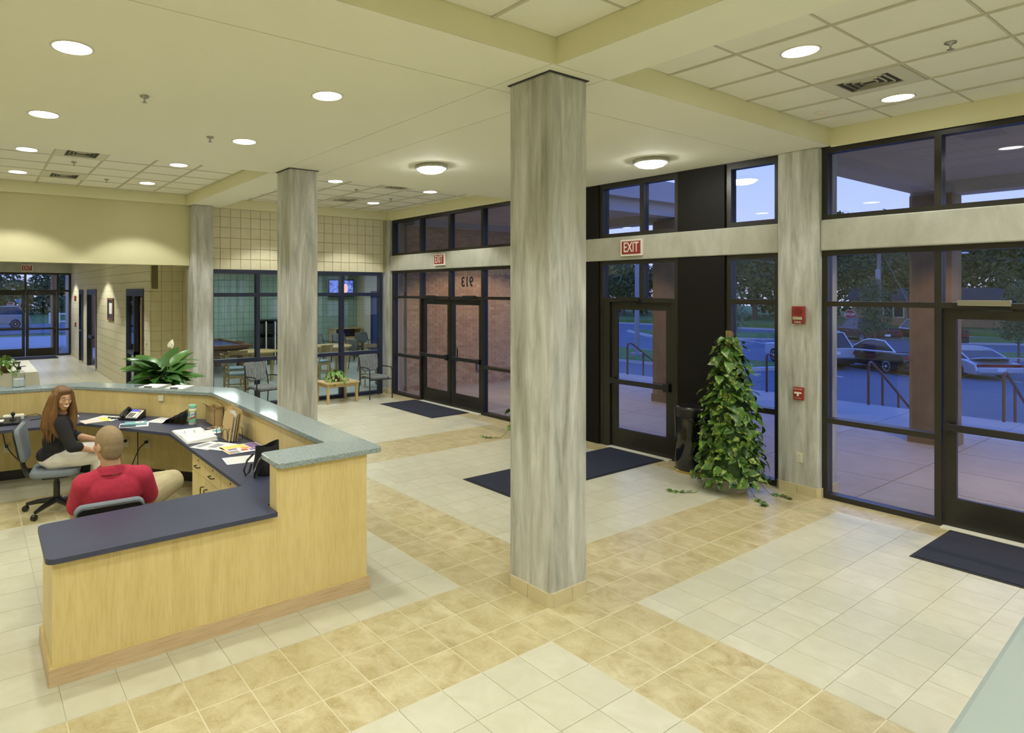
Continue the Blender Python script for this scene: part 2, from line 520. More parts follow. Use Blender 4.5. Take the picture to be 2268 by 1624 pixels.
MT['seat_blue'] = mat('seat_blue', (.23,.33,.40), .6)
MT['skin'] = mat('skin', (.52,.30,.18), .5, c2=(.56,.33,.20), scale=12)
MT['stubble'] = mat('shaved_hair', (.27,.19,.10), .7, c2=(.31,.22,.125), scale=60)
MT['hair'] = mat('auburn_hair', (.10,.045,.012), .5, c2=(.21,.10,.026), scale=14, stretch=(6,6,.5))
MT['polo'] = mat('red_polo', (.42,.022,.055), .85, c2=(.47,.028,.065), scale=30, bump=.15, bscale=30)
MT['khaki'] = mat('khaki', (.44,.38,.22), .9, c2=(.49,.43,.26), scale=10, bump=.2, bscale=22)
MT['black_cloth'] = mat('black_cloth', (.014,.014,.016), .9)
MT['white_cloth'] = mat('white_trousers', (.70,.67,.60), .9, bump=.15, bscale=20)
MT['cloth'] = mat('tablecloth', (.80,.79,.74), .9)
MT['cardboard'] = mat('cardboard', (.40,.28,.12), .85, c2=(.44,.31,.14), scale=12)
MT['folder'] = mat('manila', (.52,.38,.17), .8)
MT['teal'] = mat('notebook_teal', (.20,.42,.45), .5)
MT['mint'] = mat('mint_label', (.22,.55,.38), .45)
MT['yellow'] = mat('yellow_paper', (.80,.68,.16), .8)
MT['pink'] = mat('pink_paper', (.78,.60,.52), .8)
MT['blue_ink'] = mat('blue_ink', (.05,.12,.45), .6)
MT['red_ink'] = mat('red_ink', (.55,.07,.05), .6)
MT['orange'] = mat('orange_ink', (.75,.35,.10), .7)
MT['purple'] = mat('purple_ink', (.22,.14,.32), .7)
MT['lcd'] = emit('phone_screen', (.05,.06,.45), 1.0)
MT['clear'] = glass('clear_plastic', (.90,.93,.94), 1.6)
MT['fg'] = mat('green_grey_paint', (.27,.32,.29), .6, c2=(.29,.34,.31), scale=2)
MT['pool'] = mat('pool_cloth', (.05,.07,.20), .9)
MT['vinyl'] = mat('game_floor', (.46,.52,.53), .3, c2=(.49,.55,.56), scale=1, world=True)
# outside
MT['asphalt'] = mat('asphalt', (.085,.12,.165), .75, c2=(.11,.15,.20), scale=.5, world=True, detail=8)
MT['kerb'] = mat('kerb', (.50,.49,.47), .8)
MT['walk'] = mat('pavement', (.42,.41,.40), .8, c2=(.46,.45,.44), scale=1, world=True)
MT['stripe'] = mat('road_paint', (.62,.61,.58), .8)
MT['grass'] = mat('grass', (.08,.17,.03), .95, c2=(.13,.24,.05), scale=1.5, world=True, detail=8, bump=.6, bscale=30)
MT['rust'] = mat('rail_paint', (.16,.055,.045), .5)
MT['stucco'] = mat('tan_stucco', (.20,.13,.075), .9, c2=(.24,.16,.09), scale=5, world=True)
MT['canopy'] = mat('canopy_soffit', (.46,.42,.38), .85)
MT['fascia'] = mat('canopy_fascia', (.42,.40,.40), .7)
MT['brick'] = tile_mat('brick_face', (.46,.285,.15), (.64,.45,.26), (.27,.125,.075), .85, 9, False)
MT['mortar'] = mat('mortar', (.42,.35,.27), .9)
MT['foliage'] = var_leaf('tree_leaf', (.04,.085,.028), (.11,.17,.06), (.1,.2,.05), .7, False)
MT['foliage2'] = var_leaf('sapling_leaf', (.16,.22,.10), (.28,.34,.19), (.1,.2,.05), .7, False)
MT['trunk'] = mat('tree_trunk', (.16,.12,.09), .9)
MT['pole'] = mat('utility_pole', (.22,.19,.17), .9)
MT['steel'] = mat('galvanised', (.30,.31,.33), .5, .3)
MT['stop_red'] = mat('stop_red', (.40,.02,.03), .5)
MT['street_green'] = mat('street_blue', (.02,.25,.42), .5)
MT['car_silver'] = mat('silver_paint', (.52,.55,.60), .25, .3, coat=.6)
MT['car_black'] = mat('dark_paint', (.018,.012,.014), .2, .2, coat=.8)
MT['car_maroon'] = mat('maroon_paint', (.09,.015,.02), .3, .2, coat=.6)
MT['car_tan'] = mat('champagne_paint', (.42,.40,.34), .3, .3, coat=.6)
MT['car_glass'] = mat('car_glass', (.02,.03,.045), .06)
MT['tyre'] = mat('tyre', (.012,.012,.013), .8)
MT['rim'] = mat('rim', (.62,.63,.66), .35)
MT['tail'] = mat('tail_light', (.30,.012,.015), .2)
MT['roofing'] = mat('roof_shingle', (.05,.048,.042), .9)
MT['blue_door'] = mat('blue_door', (.03,.06,.22), .4)
MT['door_wood'] = wood('door_wood', (.55,.38,.15), (.62,.45,.19), (.8,.65,.4))
MT['guard'] = mat('guy_guard', (.75,.55,.06), .6)
# ------------------------------------------------------------------ floor
ZC, ZH = 3.90, 4.09            # plaster ceiling, recessed tile ceiling
S, TX, TY = 0.304796, 3.17354, 2.834175
YB = 11.85                      # back wall of the lobby
floor = B('floor', MT['grout'], None, (-3.2,-3,-.15,7.90,YB,-.004), (-3.2,YB,-.15,3.8,25.4,-.004))
tag(floor, 'lobby floor of pale square tiles crossed by brown tile bands', 'floor', kind='structure')
items = []
g_ = .0016
def tl(x0, x1, y0, y1, m):
    x0 = max(x0, -1.4); x1 = min(x1, 7.895); y0 = max(y0, 0.3)
    if x1-x0 < .03 or y1-y0 < .03: return
    q_ = .0032 if m == 'brown_tile' else g_
    items.append((x0+q_, y0+q_, -.012, x1-q_, y1-q_, 0.0, MT[m]))
def is_band(k): return k % 14 in (0, 1, 2)
for j in range(-9, 30):
    y0 = TY+j*S; y1 = min(y0+S, YB)
    if y0 >= YB: continue
    yb = is_band(j)
    XR = 7.514
    for i in range(-16, 15):
        x0 = TX+i*S; x1 = x0+S
        if i >= 3:
            if x0 >= XR: continue
            if yb: tl(x0, min(x1, XR), y0, y1, 'brown_tile')
            else:
                off = (j % 2)*.5*S
                a = max(TX+3*S, x0-off); b = min(x1-off, XR)
                if i == 14: b = XR
                tl(a, b, y0, y1, 'light_tile')
        else:
            tl(x0, x1, y0, y1, 'brown_tile' if (yb or is_band(i)) else 'light_tile')
    tl(XR, 7.895, y0, y1, 'brown_tile')
for j in range(0, 45):
    y0 = YB+j*S
    if y0 > 25.2: break
    for i in range(-10, 0):
        tl(3.05+i*S, 3.05+(i+1)*S, y0, min(y0+S, 25.28), 'light_tile')
pieces(floor, items, 'floor_tile', 'floor_tile_field', 300, 10)
gb = MB()
for a, b in ((TY, TY+3*S), (TY+14*S, TY+17*S), (TY+28*S, YB-.002)): gb.box(-1.4, a, -.011, 7.893, b, -.0006)
for a, b in ((.3, TY), (TY+3*S, TY+14*S), (TY+17*S, TY+28*S)):
    for c, d in ((TX-14*S, TX-11*S), (TX, TX+3*S), (7.514, 7.893)): gb.box(max(c,-1.4), a, -.011, d, b, -.0006)
gb.build('band_grout', MT['pale_grout'], floor)

# ------------------------------------------------------------------ walls
wl = B('wall_left', MT['wall'], None, (-3.35,-3.1,0,-3.2,25.4,4.3)); tag(wl, 'plain cream wall on the far side of the lobby', 'wall', kind='structure')
wr = B('wall_rear', MT['wall'], None, (-3.35,-3.2,0,8.3,-3.05,4.3)); tag(wr, 'plain cream wall behind the viewpoint', 'wall', kind='structure')
ws = B('wall_side', MT['wall'], None, (7.84,-3.1,0,8.2,-.9,4.3)); tag(ws, 'cream wall beside the last entrance bay', 'wall', kind='structure')

wb = B('wall_back', MT['cmu_joint'], None, (3.42,YB+.012,2.72,7.9,YB+.2,ZC+.3))
tag(wb, 'back wall with square cream blocks above the glass partition', 'wall', kind='structure')
B('header_panel', MT['wall'], wb, (-3.2,YB,2.78,3.42,YB+.25,ZC+.3), (-3.2,YB-.035,ZC,3.42,YB,ZC+.3))
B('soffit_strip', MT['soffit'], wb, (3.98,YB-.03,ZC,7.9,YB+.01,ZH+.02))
items = []
bx, bz = .2045, .2035
for r in range(6):
    z0 = 2.72+r*bz; z1 = min(z0+bz, ZC)
    x = 3.80
    while x < 7.72:
        x1 = min(x+bx, 7.74)
        items.append((x+.0045, YB, z0+.0045, x1-.0045, YB+.02, z1-.0045, MT['cmu'])); x += bx
pieces(wb, items, 'wall_block', 'wall_block_field', 300, 8)

# hall beyond the opening
hs = B('wall_hall', MT['cmu_joint'], None, (3.062,13.312,0,3.2,13.86,3.35), (3.062,15.6,0,3.2,19.75,3.35), (3.062,21.5,0,3.2,22.32,3.35),
       (3.062,23.2,0,3.2,25.3,3.35), (3.062,13.3,2.35,3.2,25.3,3.35), (3.062,13.312,0,3.8,13.45,3.35))
tag(hs, 'hallway wall of long cream blocks with dark framed doorways', 'wall', kind='structure')
items = []
for r in range(16):
    z0 = .06+r*bz; z1 = z0+bz-.006
    if z0 > 3.2: break
    segs = [(13.3,13.86),(15.6,19.75),(21.5,22.32),(23.2,25.3)] if z0 < 2.25 else [(13.3,25.3)]
    for a, b in segs: items.append((3.05, a, z0, 3.07, b, z1, MT['cmu']))
    x = 3.05
    for q in range(4):
        items.append((x+(.0 if q == 0 else .003), 13.3, z0, min(x+.215, 3.8)-.003, 13.32, z1, MT['cmu'])); x += .215
pieces(hs, items, 'wall_block', 'wall_block_field', 300, 4)
B('corner_wall', MT['cmu'], hs, (3.745,11.98,0,3.80,13.3,3.35))
hc = B('ceiling', MT['ceil'], None, (-3.2,YB+.2,3.33,3.8,25.4,3.45)); tag(hc, 'plain ceiling of the hallway behind the opening', 'ceiling', kind='structure')
hb = B('baseboard_hall', MT['base_tile'], None, (3.035,15.6,0,3.05,19.75,.06), (3.035,21.5,0,3.05,22.32,.06), (3.035,23.2,0,3.05,25.3,.06), (3.035,13.29,0,3.05,13.86,.06))
tag(hb, 'low tan tile skirting along the hallway wall', 'baseboard', kind='structure')

def hall_door(n, y0, y1, label, leaf):
    d = empty('door_%d' % n, (3.05, y0, 0), 0, label, 'door', kind='structure')
    W = y1-y0
    m = MB().box(-.02,0,0,.10,.09,2.35).box(-.02,W-.09,0,.10,W,2.35).box(-.02,.09,2.19,.10,W-.09,2.35)
    m.build('door_frame', MT['navy'], d)
    B('dim_room_sheet', MT['panel'], d, (.9,-.4,0,.95,W+.4,2.5))  # near-black sheet, its colour stands in for the dimness of the room beyond
    if leaf == 1:
        B('side_stile', MT['navy'], d, (-.01,W*.52,0,.08,W*.52+.06,2.19))
        B('side_rail', MT['navy'], d, (-.01,W*.52,.86,.08,W-.09,.95), (-.01,W*.52,0,.08,W-.09,.14))
        B('pane', MT['glass_in'], d, (.03,W*.52+.06,.95,.036,W-.09,2.19), (.03,W*.52+.06,.14,.036,W-.09,.86))
        lf = B('door_leaf', MT['door_wood'], d, (-.04,.10,.01,.90,.145,2.17))
        m = MB().tube([(.05,.095,.98),(.05,.04,.98)], .012, 8); m.ell((.05,.03,.98), (.03,.02,.03)); m.build('handle', MT['nickel'], lf, smooth=True)
        B('hinge', MT['nickel'], lf, (-.05,.09,1.9,-.04,.155,2.0), (-.05,.09,.3,-.04,.155,.4))
    elif leaf == 2:
        lf = B('door_leaf', MT['door_wood'], d, (.04,W*.30,.01,.90,W*.30+.045,2.17))
        B('side_rail', MT['navy'], d, (.0,W*.55,.86,.08,W-.09,.95))
        m = MB().ell((.12,W*.3-.03,.98), (.03,.03,.03)); m.build('handle', MT['nickel'], lf, smooth=True)
    else:
        lf = B('door_leaf', MT['navy'], d, (.03,.09,.01,.075,W-.09,2.19))
        m = MB().ell((.0,W-.2,1.0), (.03,.03,.03)); m.build('handle', MT['nickel'], lf, smooth=True)
    return d
hall_door(1, 13.86, 15.6, 'dark blue framed doorway with open wooden door nearest the big leafy plant', 1)
hall_door(2, 19.75, 21.5, 'dark framed doorway with half open wooden door midway down the hallway', 2)
hall_door(3, 22.32, 23.2, 'narrow dark door in the hallway closest to the far entrance', 3)

# game room behind the partition
gf = B('floor', MT['vinyl'], None, (3.8,YB+.02,-.12,11.6,19.4,0)); tag(gf, 'pale blue grey floor of the game room', 'floor', kind='structure')
gw = B('wall_game_room', MT['green_joint'], None, (3.6,19.312,0,11.6,19.5,3.0)); tag(gw, 'sea green block wall at the back of the game room', 'wall', kind='structure')
items = []
for r in range(15):
    z0 = r*bz; x = 3.8
    while x < 11.5:
        items.append((x+.007, 19.3, z0+.007, min(x+bx,11.5)-.007, 19.32, min(z0+bz,2.98)-.007, MT['green_cmu'])); x += bx
pieces(gw, items, 'wall_block', 'wall_block_field', 300, 8)
ge = B('wall_game_room_end', MT['cmu_joint'], None, (11.512,12.1,0,11.7,19.4,3.0)); tag(ge, 'cream block end wall of the game room', 'wall', kind='structure')
items = []
for r in range(15):
    z0 = r*bz
    for k in range(36):
        y = 12.1+k*.2; items.append((11.5, y+.003, z0+.003, 11.52, y+.197, min(z0+bz,2.98)-.003, MT['cream']))
pieces(ge, items, 'wall_block', 'wall_block_field', 140, 8)
gl = B('wall_game_room_side', MT['cream'], None, (3.7,13.45,0,3.8,19.4,3.0)); tag(gl, 'cream side wall of the game room by the hallway', 'wall', kind='structure')
gc = B('ceiling', MT['act'], None, (3.7,YB+.2,2.95,11.7,19.5,3.1)); tag(gc, 'pale tiled ceiling of the game room', 'ceiling', kind='structure')

# ------------------------------------------------------------------ ceiling
ce = empty('ceiling', (0,0,ZC), 0, 'cream plaster ceiling with recessed tile bays', 'ceiling', kind='structure')
def cpanel(x0, x1, y0, y1):
    q = .004
    B('ceiling_panel', MT['ceil'], ce, (x0+q,y0+q,0,x1-q,y1-q,.26))
XA, XB, XW = 3.40, 4.0, 7.95
cpanel(-3.2,XA,3.03,3.665); cpanel(XA,XB,3.03,3.665); cpanel(XB,XW,3.03,3.665)
cpanel(-3.2,XA,3.665,7.95); cpanel(XA,XB,3.665,7.95); cpanel(XB,XW,3.665,7.92)
cpanel(3.44,4.03,-1.0,3.03); cpanel(3.36,3.99,7.95,YB)
cpanel(-3.2,-.7,7.95,YB); cpanel(-3.2,-.7,-1.0,3.03); cpanel(-3.2,XW,-3.05,-1.0)
B('ceiling_slab', MT['ceil'], ce, (-3.2,-3.05,.30,8.3,YB+.2,.4))
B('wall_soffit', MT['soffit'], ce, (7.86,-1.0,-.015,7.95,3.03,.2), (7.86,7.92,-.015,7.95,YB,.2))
def bay(x0, x1, y0, y1, gx, gy, pitch):
    items = []
    xs = []; x = gx
    while x > x0: x -= pitch
    while x < x1+pitch: xs.append(x); x += pitch
    ys = []; y = gy
    while y > y0: y -= pitch
    while y < y1+pitch: ys.append(y); y += pitch
    for i in range(len(xs)-1):
        for j in range(len(ys)-1):
            a, b = max(xs[i],x0), min(xs[i+1],x1); c, d = max(ys[j],y0), min(ys[j+1],y1)
            if b-a < .04 or d-c < .04: continue
            items.append((a+.009,c+.009,ZH-ZC,b-.009,d-.009,ZH-ZC+.02,MT['act']))
    pieces(ce, items, 'ceiling_tile', 'ceiling_tile_field', 120, 8)
    for x in xs:
        if x0 < x < x1: B('grid_bar', MT['tbar'], ce, (x-.013,y0,ZH-ZC-.012,x+.013,y1,ZH-ZC+.01))
    for y in ys:
        if y0 < y < y1: B('grid_bar', MT['tbar'], ce, (x0,y-.007,ZH-ZC-.006,x1,y+.007,ZH-ZC+.01))
    # painted sides of the recess
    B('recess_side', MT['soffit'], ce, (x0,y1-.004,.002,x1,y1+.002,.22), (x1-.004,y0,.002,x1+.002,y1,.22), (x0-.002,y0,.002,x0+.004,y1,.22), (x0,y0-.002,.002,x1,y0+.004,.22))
bay(4.03,7.86,-1.0,3.03, 4.80,2.48,.628)
bay(-.7,3.44,-1.0,3.03, 2.83,2.47,.622)
bay(-.7,3.36,7.95,YB-.035, .905,9.30,.612)
bay(3.99,7.86,7.92,YB-.03, 4.55,9.10,.612)

# ------------------------------------------------------------------ concrete columns and beams
def column(x0, x1, y0, y1, label, base=True, z1=ZC, split=None):
    c = empty('concrete_column', ((x0+x1)/2,(y0+y1)/2,0), 0, label, 'column', kind='structure')
    w, d = (x1-x0)/2, (y1-y0)/2
    B('shaft', MT['concrete'], c, (-w,-d,0.0,w,d,z1), bevel=.018)
    if z1 == ZC and base != 'wall':
        B('shadow_gap', MT['vent_dark'], c, (-w-.012,-d-.012,z1-.006,w+.012,d+.012,z1-.001))
    if base:
        t = .014; h = .105; ch = .02
        for sx in (-1, 1):
            for a, b in ((-d+ch, 0), (0, d-ch)):
                B('base_tile', MT['base_tile'], c, (min(sx*w,sx*(w+t)),a+.002,0,max(sx*w,sx*(w+t)),b-.002,h))
        for sy in (-1, 1):
            for a, b in ((-w+ch, 0.02), (0.02, w-ch)):
                B('base_tile', MT['base_tile'], c, (a+.002,min(sy*d,sy*(d+t)),0,b-.002,max(sy*d,sy*(d+t)),h))
            for sx in (-1, 1):
                m = MB().prism([(sx*(w-ch),sy*d),(sx*(w-ch),sy*(d+t)),(sx*(w+t),sy*(d-ch)),(sx*w,sy*(d-ch))], 0, h)
                m.build('base_tile', MT['base_tile'], c)
    return c
column(3.49,3.90,3.13,3.54,'large square concrete column in the middle of the lobby floor')
column(3.44,3.85,7.47,7.88,'square concrete column standing beside the speckled reception counter')
column(3.42,3.80,11.62,12.0,'concrete column at the edge of the hallway opening behind leafy plant', 'wall')
column(7.82,8.30,3.13,3.56,'concrete wall column carrying the red fire alarm devices', 'wall')
column(7.82,8.30,7.35,7.76,'concrete wall column hidden behind the middle lobby column', 'wall')
column(7.82,8.10,11.72,12.02,'slim concrete corner column between glass partition and entrance windows', 'wall')
column(7.82,8.30,-1.2,-.76,'concrete wall column at the near end of the window wall', 'wall')
for y0, y1, lb in ((3.56,7.35,'concrete beam over the single glass door'),(7.76,11.72,'concrete beam over the double doors facing the brick wall'),(-.76,3.13,'concrete beam over the nearest entrance doors beside fire alarm')):
    b = B('concrete_beam', MT['concrete2'], None, (7.845,y0,2.75,8.25,y1,3.09), bevel=.012); tag(b, lb, 'beam', kind='structure')

# ------------------------------------------------------------------ window wall
FX0, FX1 = 7.895, 8.02
def storefront(n, label, y0, y1, z0, z1, muls=(), rails=(), w=.055, axis='y', at=None, fm='bronze', gm='glass', depth=None, skip=()):
    """framed glazing; muls and rails are centre lines; skip = (column, row) cells left open"""
    e = empty('window_%d' % n, (0,0,0), 0, label, 'window', kind='structure')
    F0, F1 = depth or (FX0, FX1)
    def bxx(a0, c0, a1, c1, nm, mt, f0=F0, f1=F1):
        if axis == 'y': return B(nm, MT[mt], e, (f0,a0,c0,f1,a1,c1))
        return B(nm, MT[mt], e, (a0,f0,c0,a1,f1,c1))
    ys = [y0+w/2]+list(muls)+[y1-w/2]; zs = [z0+w/2]+list(rails)+[z1-w/2]
    for y in ys: bxx(y-w/2, z0, y+w/2, z1, 'mullion', fm)
    for i in range(len(ys)-1):
        for k, z in enumerate(zs):
            if (i, 'r%d' % k) in skip: continue
            bxx(ys[i]+w/2, z-w/2, ys[i+1]-w/2, z+w/2, 'rail', fm)
        for k in range(len(zs)-1):
            if (i, k) in skip: continue
            gx = (F0+F1)/2
            bxx(ys[i]+w/2, zs[k]+w/2, ys[i+1]-w/2, zs[k+1]-w/2, 'pane', gm, gx-.004, gx+.004)
    return e

def door_leaf(n, label, y0, y1, hinge, axis='y', F=7.935, zt=2.14, fm='bronze', face=-1, closer=True, handle=True):
    """glazed door with push bar; face = side the room is on"""
    e = empty('door_%d' % n, (0,0,0), 0, label, 'door', kind='structure')
    def P(nm, mt, a0, c0, a1, c1, f0, f1, par=e, **k):
        lo, hi = min(F+f0*-face, F+f1*-face), max(F+f0*-face, F+f1*-face)
        if axis == 'y': return B(nm, MT[mt], par, (lo,a0,c0,hi,a1,c1), **k)
        return B(nm, MT[mt], par, (a0,lo,c0,a1,hi,c1), **k)
    sw = .10
    P('stile', fm, y0+.004, .012, y0+sw, zt, 0, .045); P('stile', fm, y1-sw, .012, y1-.004, zt, 0, .045)
    P('top_rail', fm, y0+sw, zt-.11, y1-sw, zt, 0, .045); P('bottom_rail', fm, y0+sw, .012, y1-sw, .29, 0, .045)
    P('pane', 'glass', y0+sw, .29, y1-sw, zt-.11, .018, .026)
    br = P('push_bar', 'black_metal', y0+.03, .945, y1-.03, 1.015, -.075, -.045, bevel=.006)
    a, b = (y0+.02, y0+.10) if hinge == 1 else (y1-.10, y1-.02)
    P('bar_end', 'black_plastic', a, .925, b, 1.035, -.08, 0, br); 
    a, b = (y1-.07, y1-.02) if hinge == 1 else (y0+.02, y0+.07)
    P('bar_end', 'black_plastic', a, .935, b, 1.025, -.07, 0, br)
    if closer:
        a, b = (y1-.50, y1-.12) if hinge == 1 else (y0+.12, y0+.50)
        cl = P('door_closer', 'nickel' if n == 7 else 'black_metal', a, zt+.02, b, zt+.075, -.07, -.045, bevel=.006)
        P('closer_arm', 'black_metal', (a+b)/2-.2, zt-.03, (a+b)/2, zt-.012, -.09, -.075, cl)
    if handle:
        yy = y0+.055 if hinge == 1 else y1-.055
        f = F+.12*-face
        pts = [(yy, F+.045*-face, 1.18), (yy, f, 1.16), (yy, f, .90), (yy, F+.045*-face, .88)]
        pts = [(p[1],p[0],p[2]) if axis == 'y' else p for p in pts]
        MB().tube(pts, .012, 8).build('pull_handle', MT['black_metal'], e, smooth=True)
    return e

# bay by the brick wing
storefront(1, 'row of dark framed upper windows above the double doors facing brick', 7.76,11.70,3.09,3.885,(8.72,9.68,10.64))
storefront(2, 'lower glazing and transoms around the double doors facing brick', 7.76,11.70,0,2.75,(8.72,9.68,10.64),(.885,2.17), skip=((1,0),(1,1),(2,0),(2,1),(1,'r0'),(2,'r0'),(1,'r1'),(2,'r1')))
door_leaf(4, 'left leaf of the double doors facing the brick wall', 9.685,10.61,1)
door_leaf(5, 'right leaf of the double doors below the reversed house number', 8.75,9.675,-1)
# middle bay
storefront(3, 'pair of upper windows above the single door and its exit sign', 4.83,6.10,3.09,3.885,(5.39,),w=.06)
storefront(4, 'frame and transom lights around the single glass door', 4.83,6.10,0,2.75,(5.39,),(2.17,),w=.06, skip=((0,0),(1,0),(0,'r0'),(1,'r0')))
e_ = bpy.data.objects['window_4']
for c_ in list(e_.children):                      # the centre mullion stops at the transom
    if c_.name.startswith('mullion'):
        xs_ = [v.co.y for v in c_.data.vertices]
        if min(xs_) > 5.2 and max(xs_) < 5.6:
            for v in c_.data.vertices: v.co.z = max(v.co.z, 2.17)
B('side_jamb', MT['bronze'], e_, (7.90,5.93,0,8.0,6.04,2.14), (7.90,4.89,0,8.0,4.935,2.14))
door_leaf(6, 'single glass door between the two dark metal panels', 4.94,5.925,1)
storefront(5, 'upper window between dark metal panel and fire alarm column', 3.56,4.20,3.09,3.885,w=.065)
storefront(6, 'tall lower window behind the climbing plant beside fire alarm column', 3.56,4.20,0,2.75,(),(.87,2.17),w=.065)
storefront(7, 'upper window mostly hidden behind the middle lobby column', 6.73,7.35,3.09,3.885,w=.065)
storefront(8, 'lower window mostly hidden behind the middle lobby column', 6.73,7.35,0,2.75,(),(.87,2.17),w=.065)
for y0, y1, nm in ((4.20,4.83,'dark metal wall panel between the single door and climbing plant'),(6.10,6.73,'dark metal wall panel left of the single door, mostly hidden by column')):
    t_ = B('wall_panel', MT['panel'], None, (7.865,y0,0,8.12,y1,2.75), (7.865,y0,3.09,8.12,y1,3.89), bevel=.004); tag(t_, nm, 'wall panel', kind='structure')
# near bay
storefront(9, 'dark framed upper windows above the nearest entrance doors', -.76,3.13,3.09,3.885,(.20,1.16,2.12))
storefront(10, 'lower glazing of the nearest entrance beside the fire alarm column', -.76,3.13,0,2.75,(.20,1.16,2.12),(.865,2.16), skip=((1,0),(1,1),(2,0),(2,1),(1,'r0'),(2,'r0'),(1,'r1'),(2,'r1')))
for nn in ('window_2','window_10'):                # transom bar runs on above the doors, centre mullion stops there
    e_ = bpy.data.objects[nn]
    lo, hi = (8.75,10.61) if nn == 'window_2' else (.23,2.09)
    for c_ in list(e_.children):
        if c_.name.startswith('mullion'):
            ym = sum(v.co.y for v in c_.data.vertices)/8
            if abs(ym-(lo+hi)/2) < .1:
                for v in c_.data.vertices: v.co.z = max(v.co.z, 2.17)
door_leaf(7, 'far leaf of the nearest entrance doors, cut by the picture edge', 1.165,2.09,1)
e7 = bpy.data.objects['door_7']
door_leaf(9, 'near leaf of the nearest entrance doors', .23,1.155,-1)
for i, (y0, y1, nm) in enumerate(((8.75,10.61,'pale metal threshold under the double doors facing brick'),(4.94,5.93,'pale metal threshold under the single glass door'),(.23,2.09,'pale metal threshold under the nearest entrance doors'))):
    t_ = B('trim_%d' % (i+1), MT['trim_white'], None, (7.83,y0,0,8.05,y1,.010)); tag(t_, nm, 'threshold', kind='structure')
B('trim_4', MT['bronze'], None, (7.88,7.76,3.885,8.02,11.7,3.9), (7.88,-.76,3.885,8.02,3.13,3.9), (7.88,3.56,3.885,8.02,7.35,3.9))['kind'] = 'structure'
tag(bpy.data.objects['trim_4'], 'dark strip closing the windows against the ceiling', 'trim')

# partition to the game room
storefront(11, 'blue black framed glass partition in front of the game room', 3.80,7.72,0,2.72,(4.77,5.73,6.69),(.945,2.23),w=.075,axis='x',fm='navy',gm='glass_in',depth=(YB-.02,YB+.10))
# far entrance at the end of the hall
storefront(12, 'glazing around the far hallway entrance doors', -.6,3.05,0,2.95,(-.36,.62,1.62,2.62),(.93,2.31),w=.07,axis='x',depth=(25.28,25.40), skip=((2,0),(2,1),(3,0),(3,1),(2,'r0'),(3,'r0'),(2,'r1'),(3,'r1')))
e_ = bpy.data.objects['window_12']
for c_ in list(e_.children):
    if c_.name.startswith('mullion'):
        xm = sum(v.co.x for v in c_.data.vertices)/8
        if abs(xm-1.62) < .1:
            for v in c_.data.vertices: v.co.z = max(v.co.z, 2.3)
door_leaf(10, 'left leaf of the far hallway entrance', .66,1.615,-1,axis='x',F=25.31,zt=2.272)
door_leaf(11, 'right leaf of the far hallway entrance', 1.625,2.58,1,axis='x',F=25.31,zt=2.272)
b = B('concrete_beam', MT['concrete2'], None, (-3.2,25.2,2.95,3.05,25.45,3.33)); tag(b, 'concrete beam over the far hallway entrance', 'beam', kind='structure')
B('wall_hall_end', MT['cmu'], None, (-3.2,25.28,0,-.6,25.42,2.95))['kind'] = 'structure'
tag(bpy.data.objects['wall_hall_end'], 'cream wall beside the far entrance, left of the view', 'wall')
# ------------------------------------------------------------------ ceiling lamps
def lamp_data(kind, w, **k):
    l = bpy.data.lights.new('lamp_light', kind); l.energy = w; l.color = k.get('col', LAMP_COL)
    if kind == 'SPOT': l.spot_size = math.radians(k.get('ang', 106)); l.spot_blend = k.get('blend', .25); l.shadow_soft_size = .09
    if kind == 'POINT': l.shadow_soft_size = k.get('r', .12)
    if kind == 'AREA': l.shape = 'RECTANGLE'; l.size = k['sx']; l.size_y = k['sy']
    return l
_can = MB().lathe([(.118,-.004),(.0,-.004)], 28, cap0=False).mesh('lens'); _can.materials.append(MT['lamp'])
_rng = MB().lathe([(.118,0),(.118,-.007),(.132,-.006),(.134,0)], 28, cap0=False, cap1=False).mesh('trim_ring'); _rng.materials.append(MT['trim_white'])
_spot = lamp_data('SPOT', CAN_W*.9); _rear = lamp_data('SPOT', CAN_W*1.25); _near = lamp_data('SPOT', CAN_W*.6)
def can(x, y, z, label, group=None, data=None):
    e = empty('ceiling_downlight', (x,y,z), 0, label, 'ceiling light', group)
    obj('lens', _can, e); obj('trim_ring', _rng, e)
    l = bpy.data.objects.new('lamp_light', data or _spot); COL.objects.link(l); l.parent = e; l.location = (0,0,-.02)
    return e
can(.56,4.58,ZC,'largest round downlight, in the plaster ceiling near the top left')
can(2.43,4.55,ZC,'round plaster ceiling downlight closest to the middle concrete column')
can(2.435,6.43,ZC,'round plaster ceiling downlight left of the column beside the counter')
can(.557,6.45,ZC,'round plaster ceiling downlight behind the largest one at the left edge')
can(.60,9.12,ZH,'left front downlight in the tiled bay over the hallway opening', None, _rear)
can(2.46,9.05,ZH,'right front downlight in the tiled bay over the hallway opening', None, _rear)
can(.60,10.92,ZH,'left rear downlight in the tiled bay, close above the cream header', None, _rear)
can(2.44,10.86,ZH,'right rear downlight in the tiled bay, close above the cream header', None, _rear)
can(4.94,8.97,ZH,'downlight in the far tiled bay just right of the counter column', None, _rear)
can(6.88,8.98,ZH,'downlight in the far tiled bay nearest the entrance windows', None, _rear)
can(6.80,10.76,ZH,'rear downlight in the far tiled bay above the glass partition', None, _rear)
can(4.94,10.76,ZH,'rear downlight in the far tiled bay hidden behind the counter column', None, _rear)
can(5.14,2.18,ZH,'larger round downlight in the tiled bay at the upper right', None, _near)
can(7.12,2.20,ZH,'round downlight beside the air vent in the upper right bay', None, _near)
can(.56,2.2,ZH,'downlight just above the top left edge of the picture', None, _near); can(2.43,1.9,ZH,'downlight just above the top edge of the picture', None, _near)
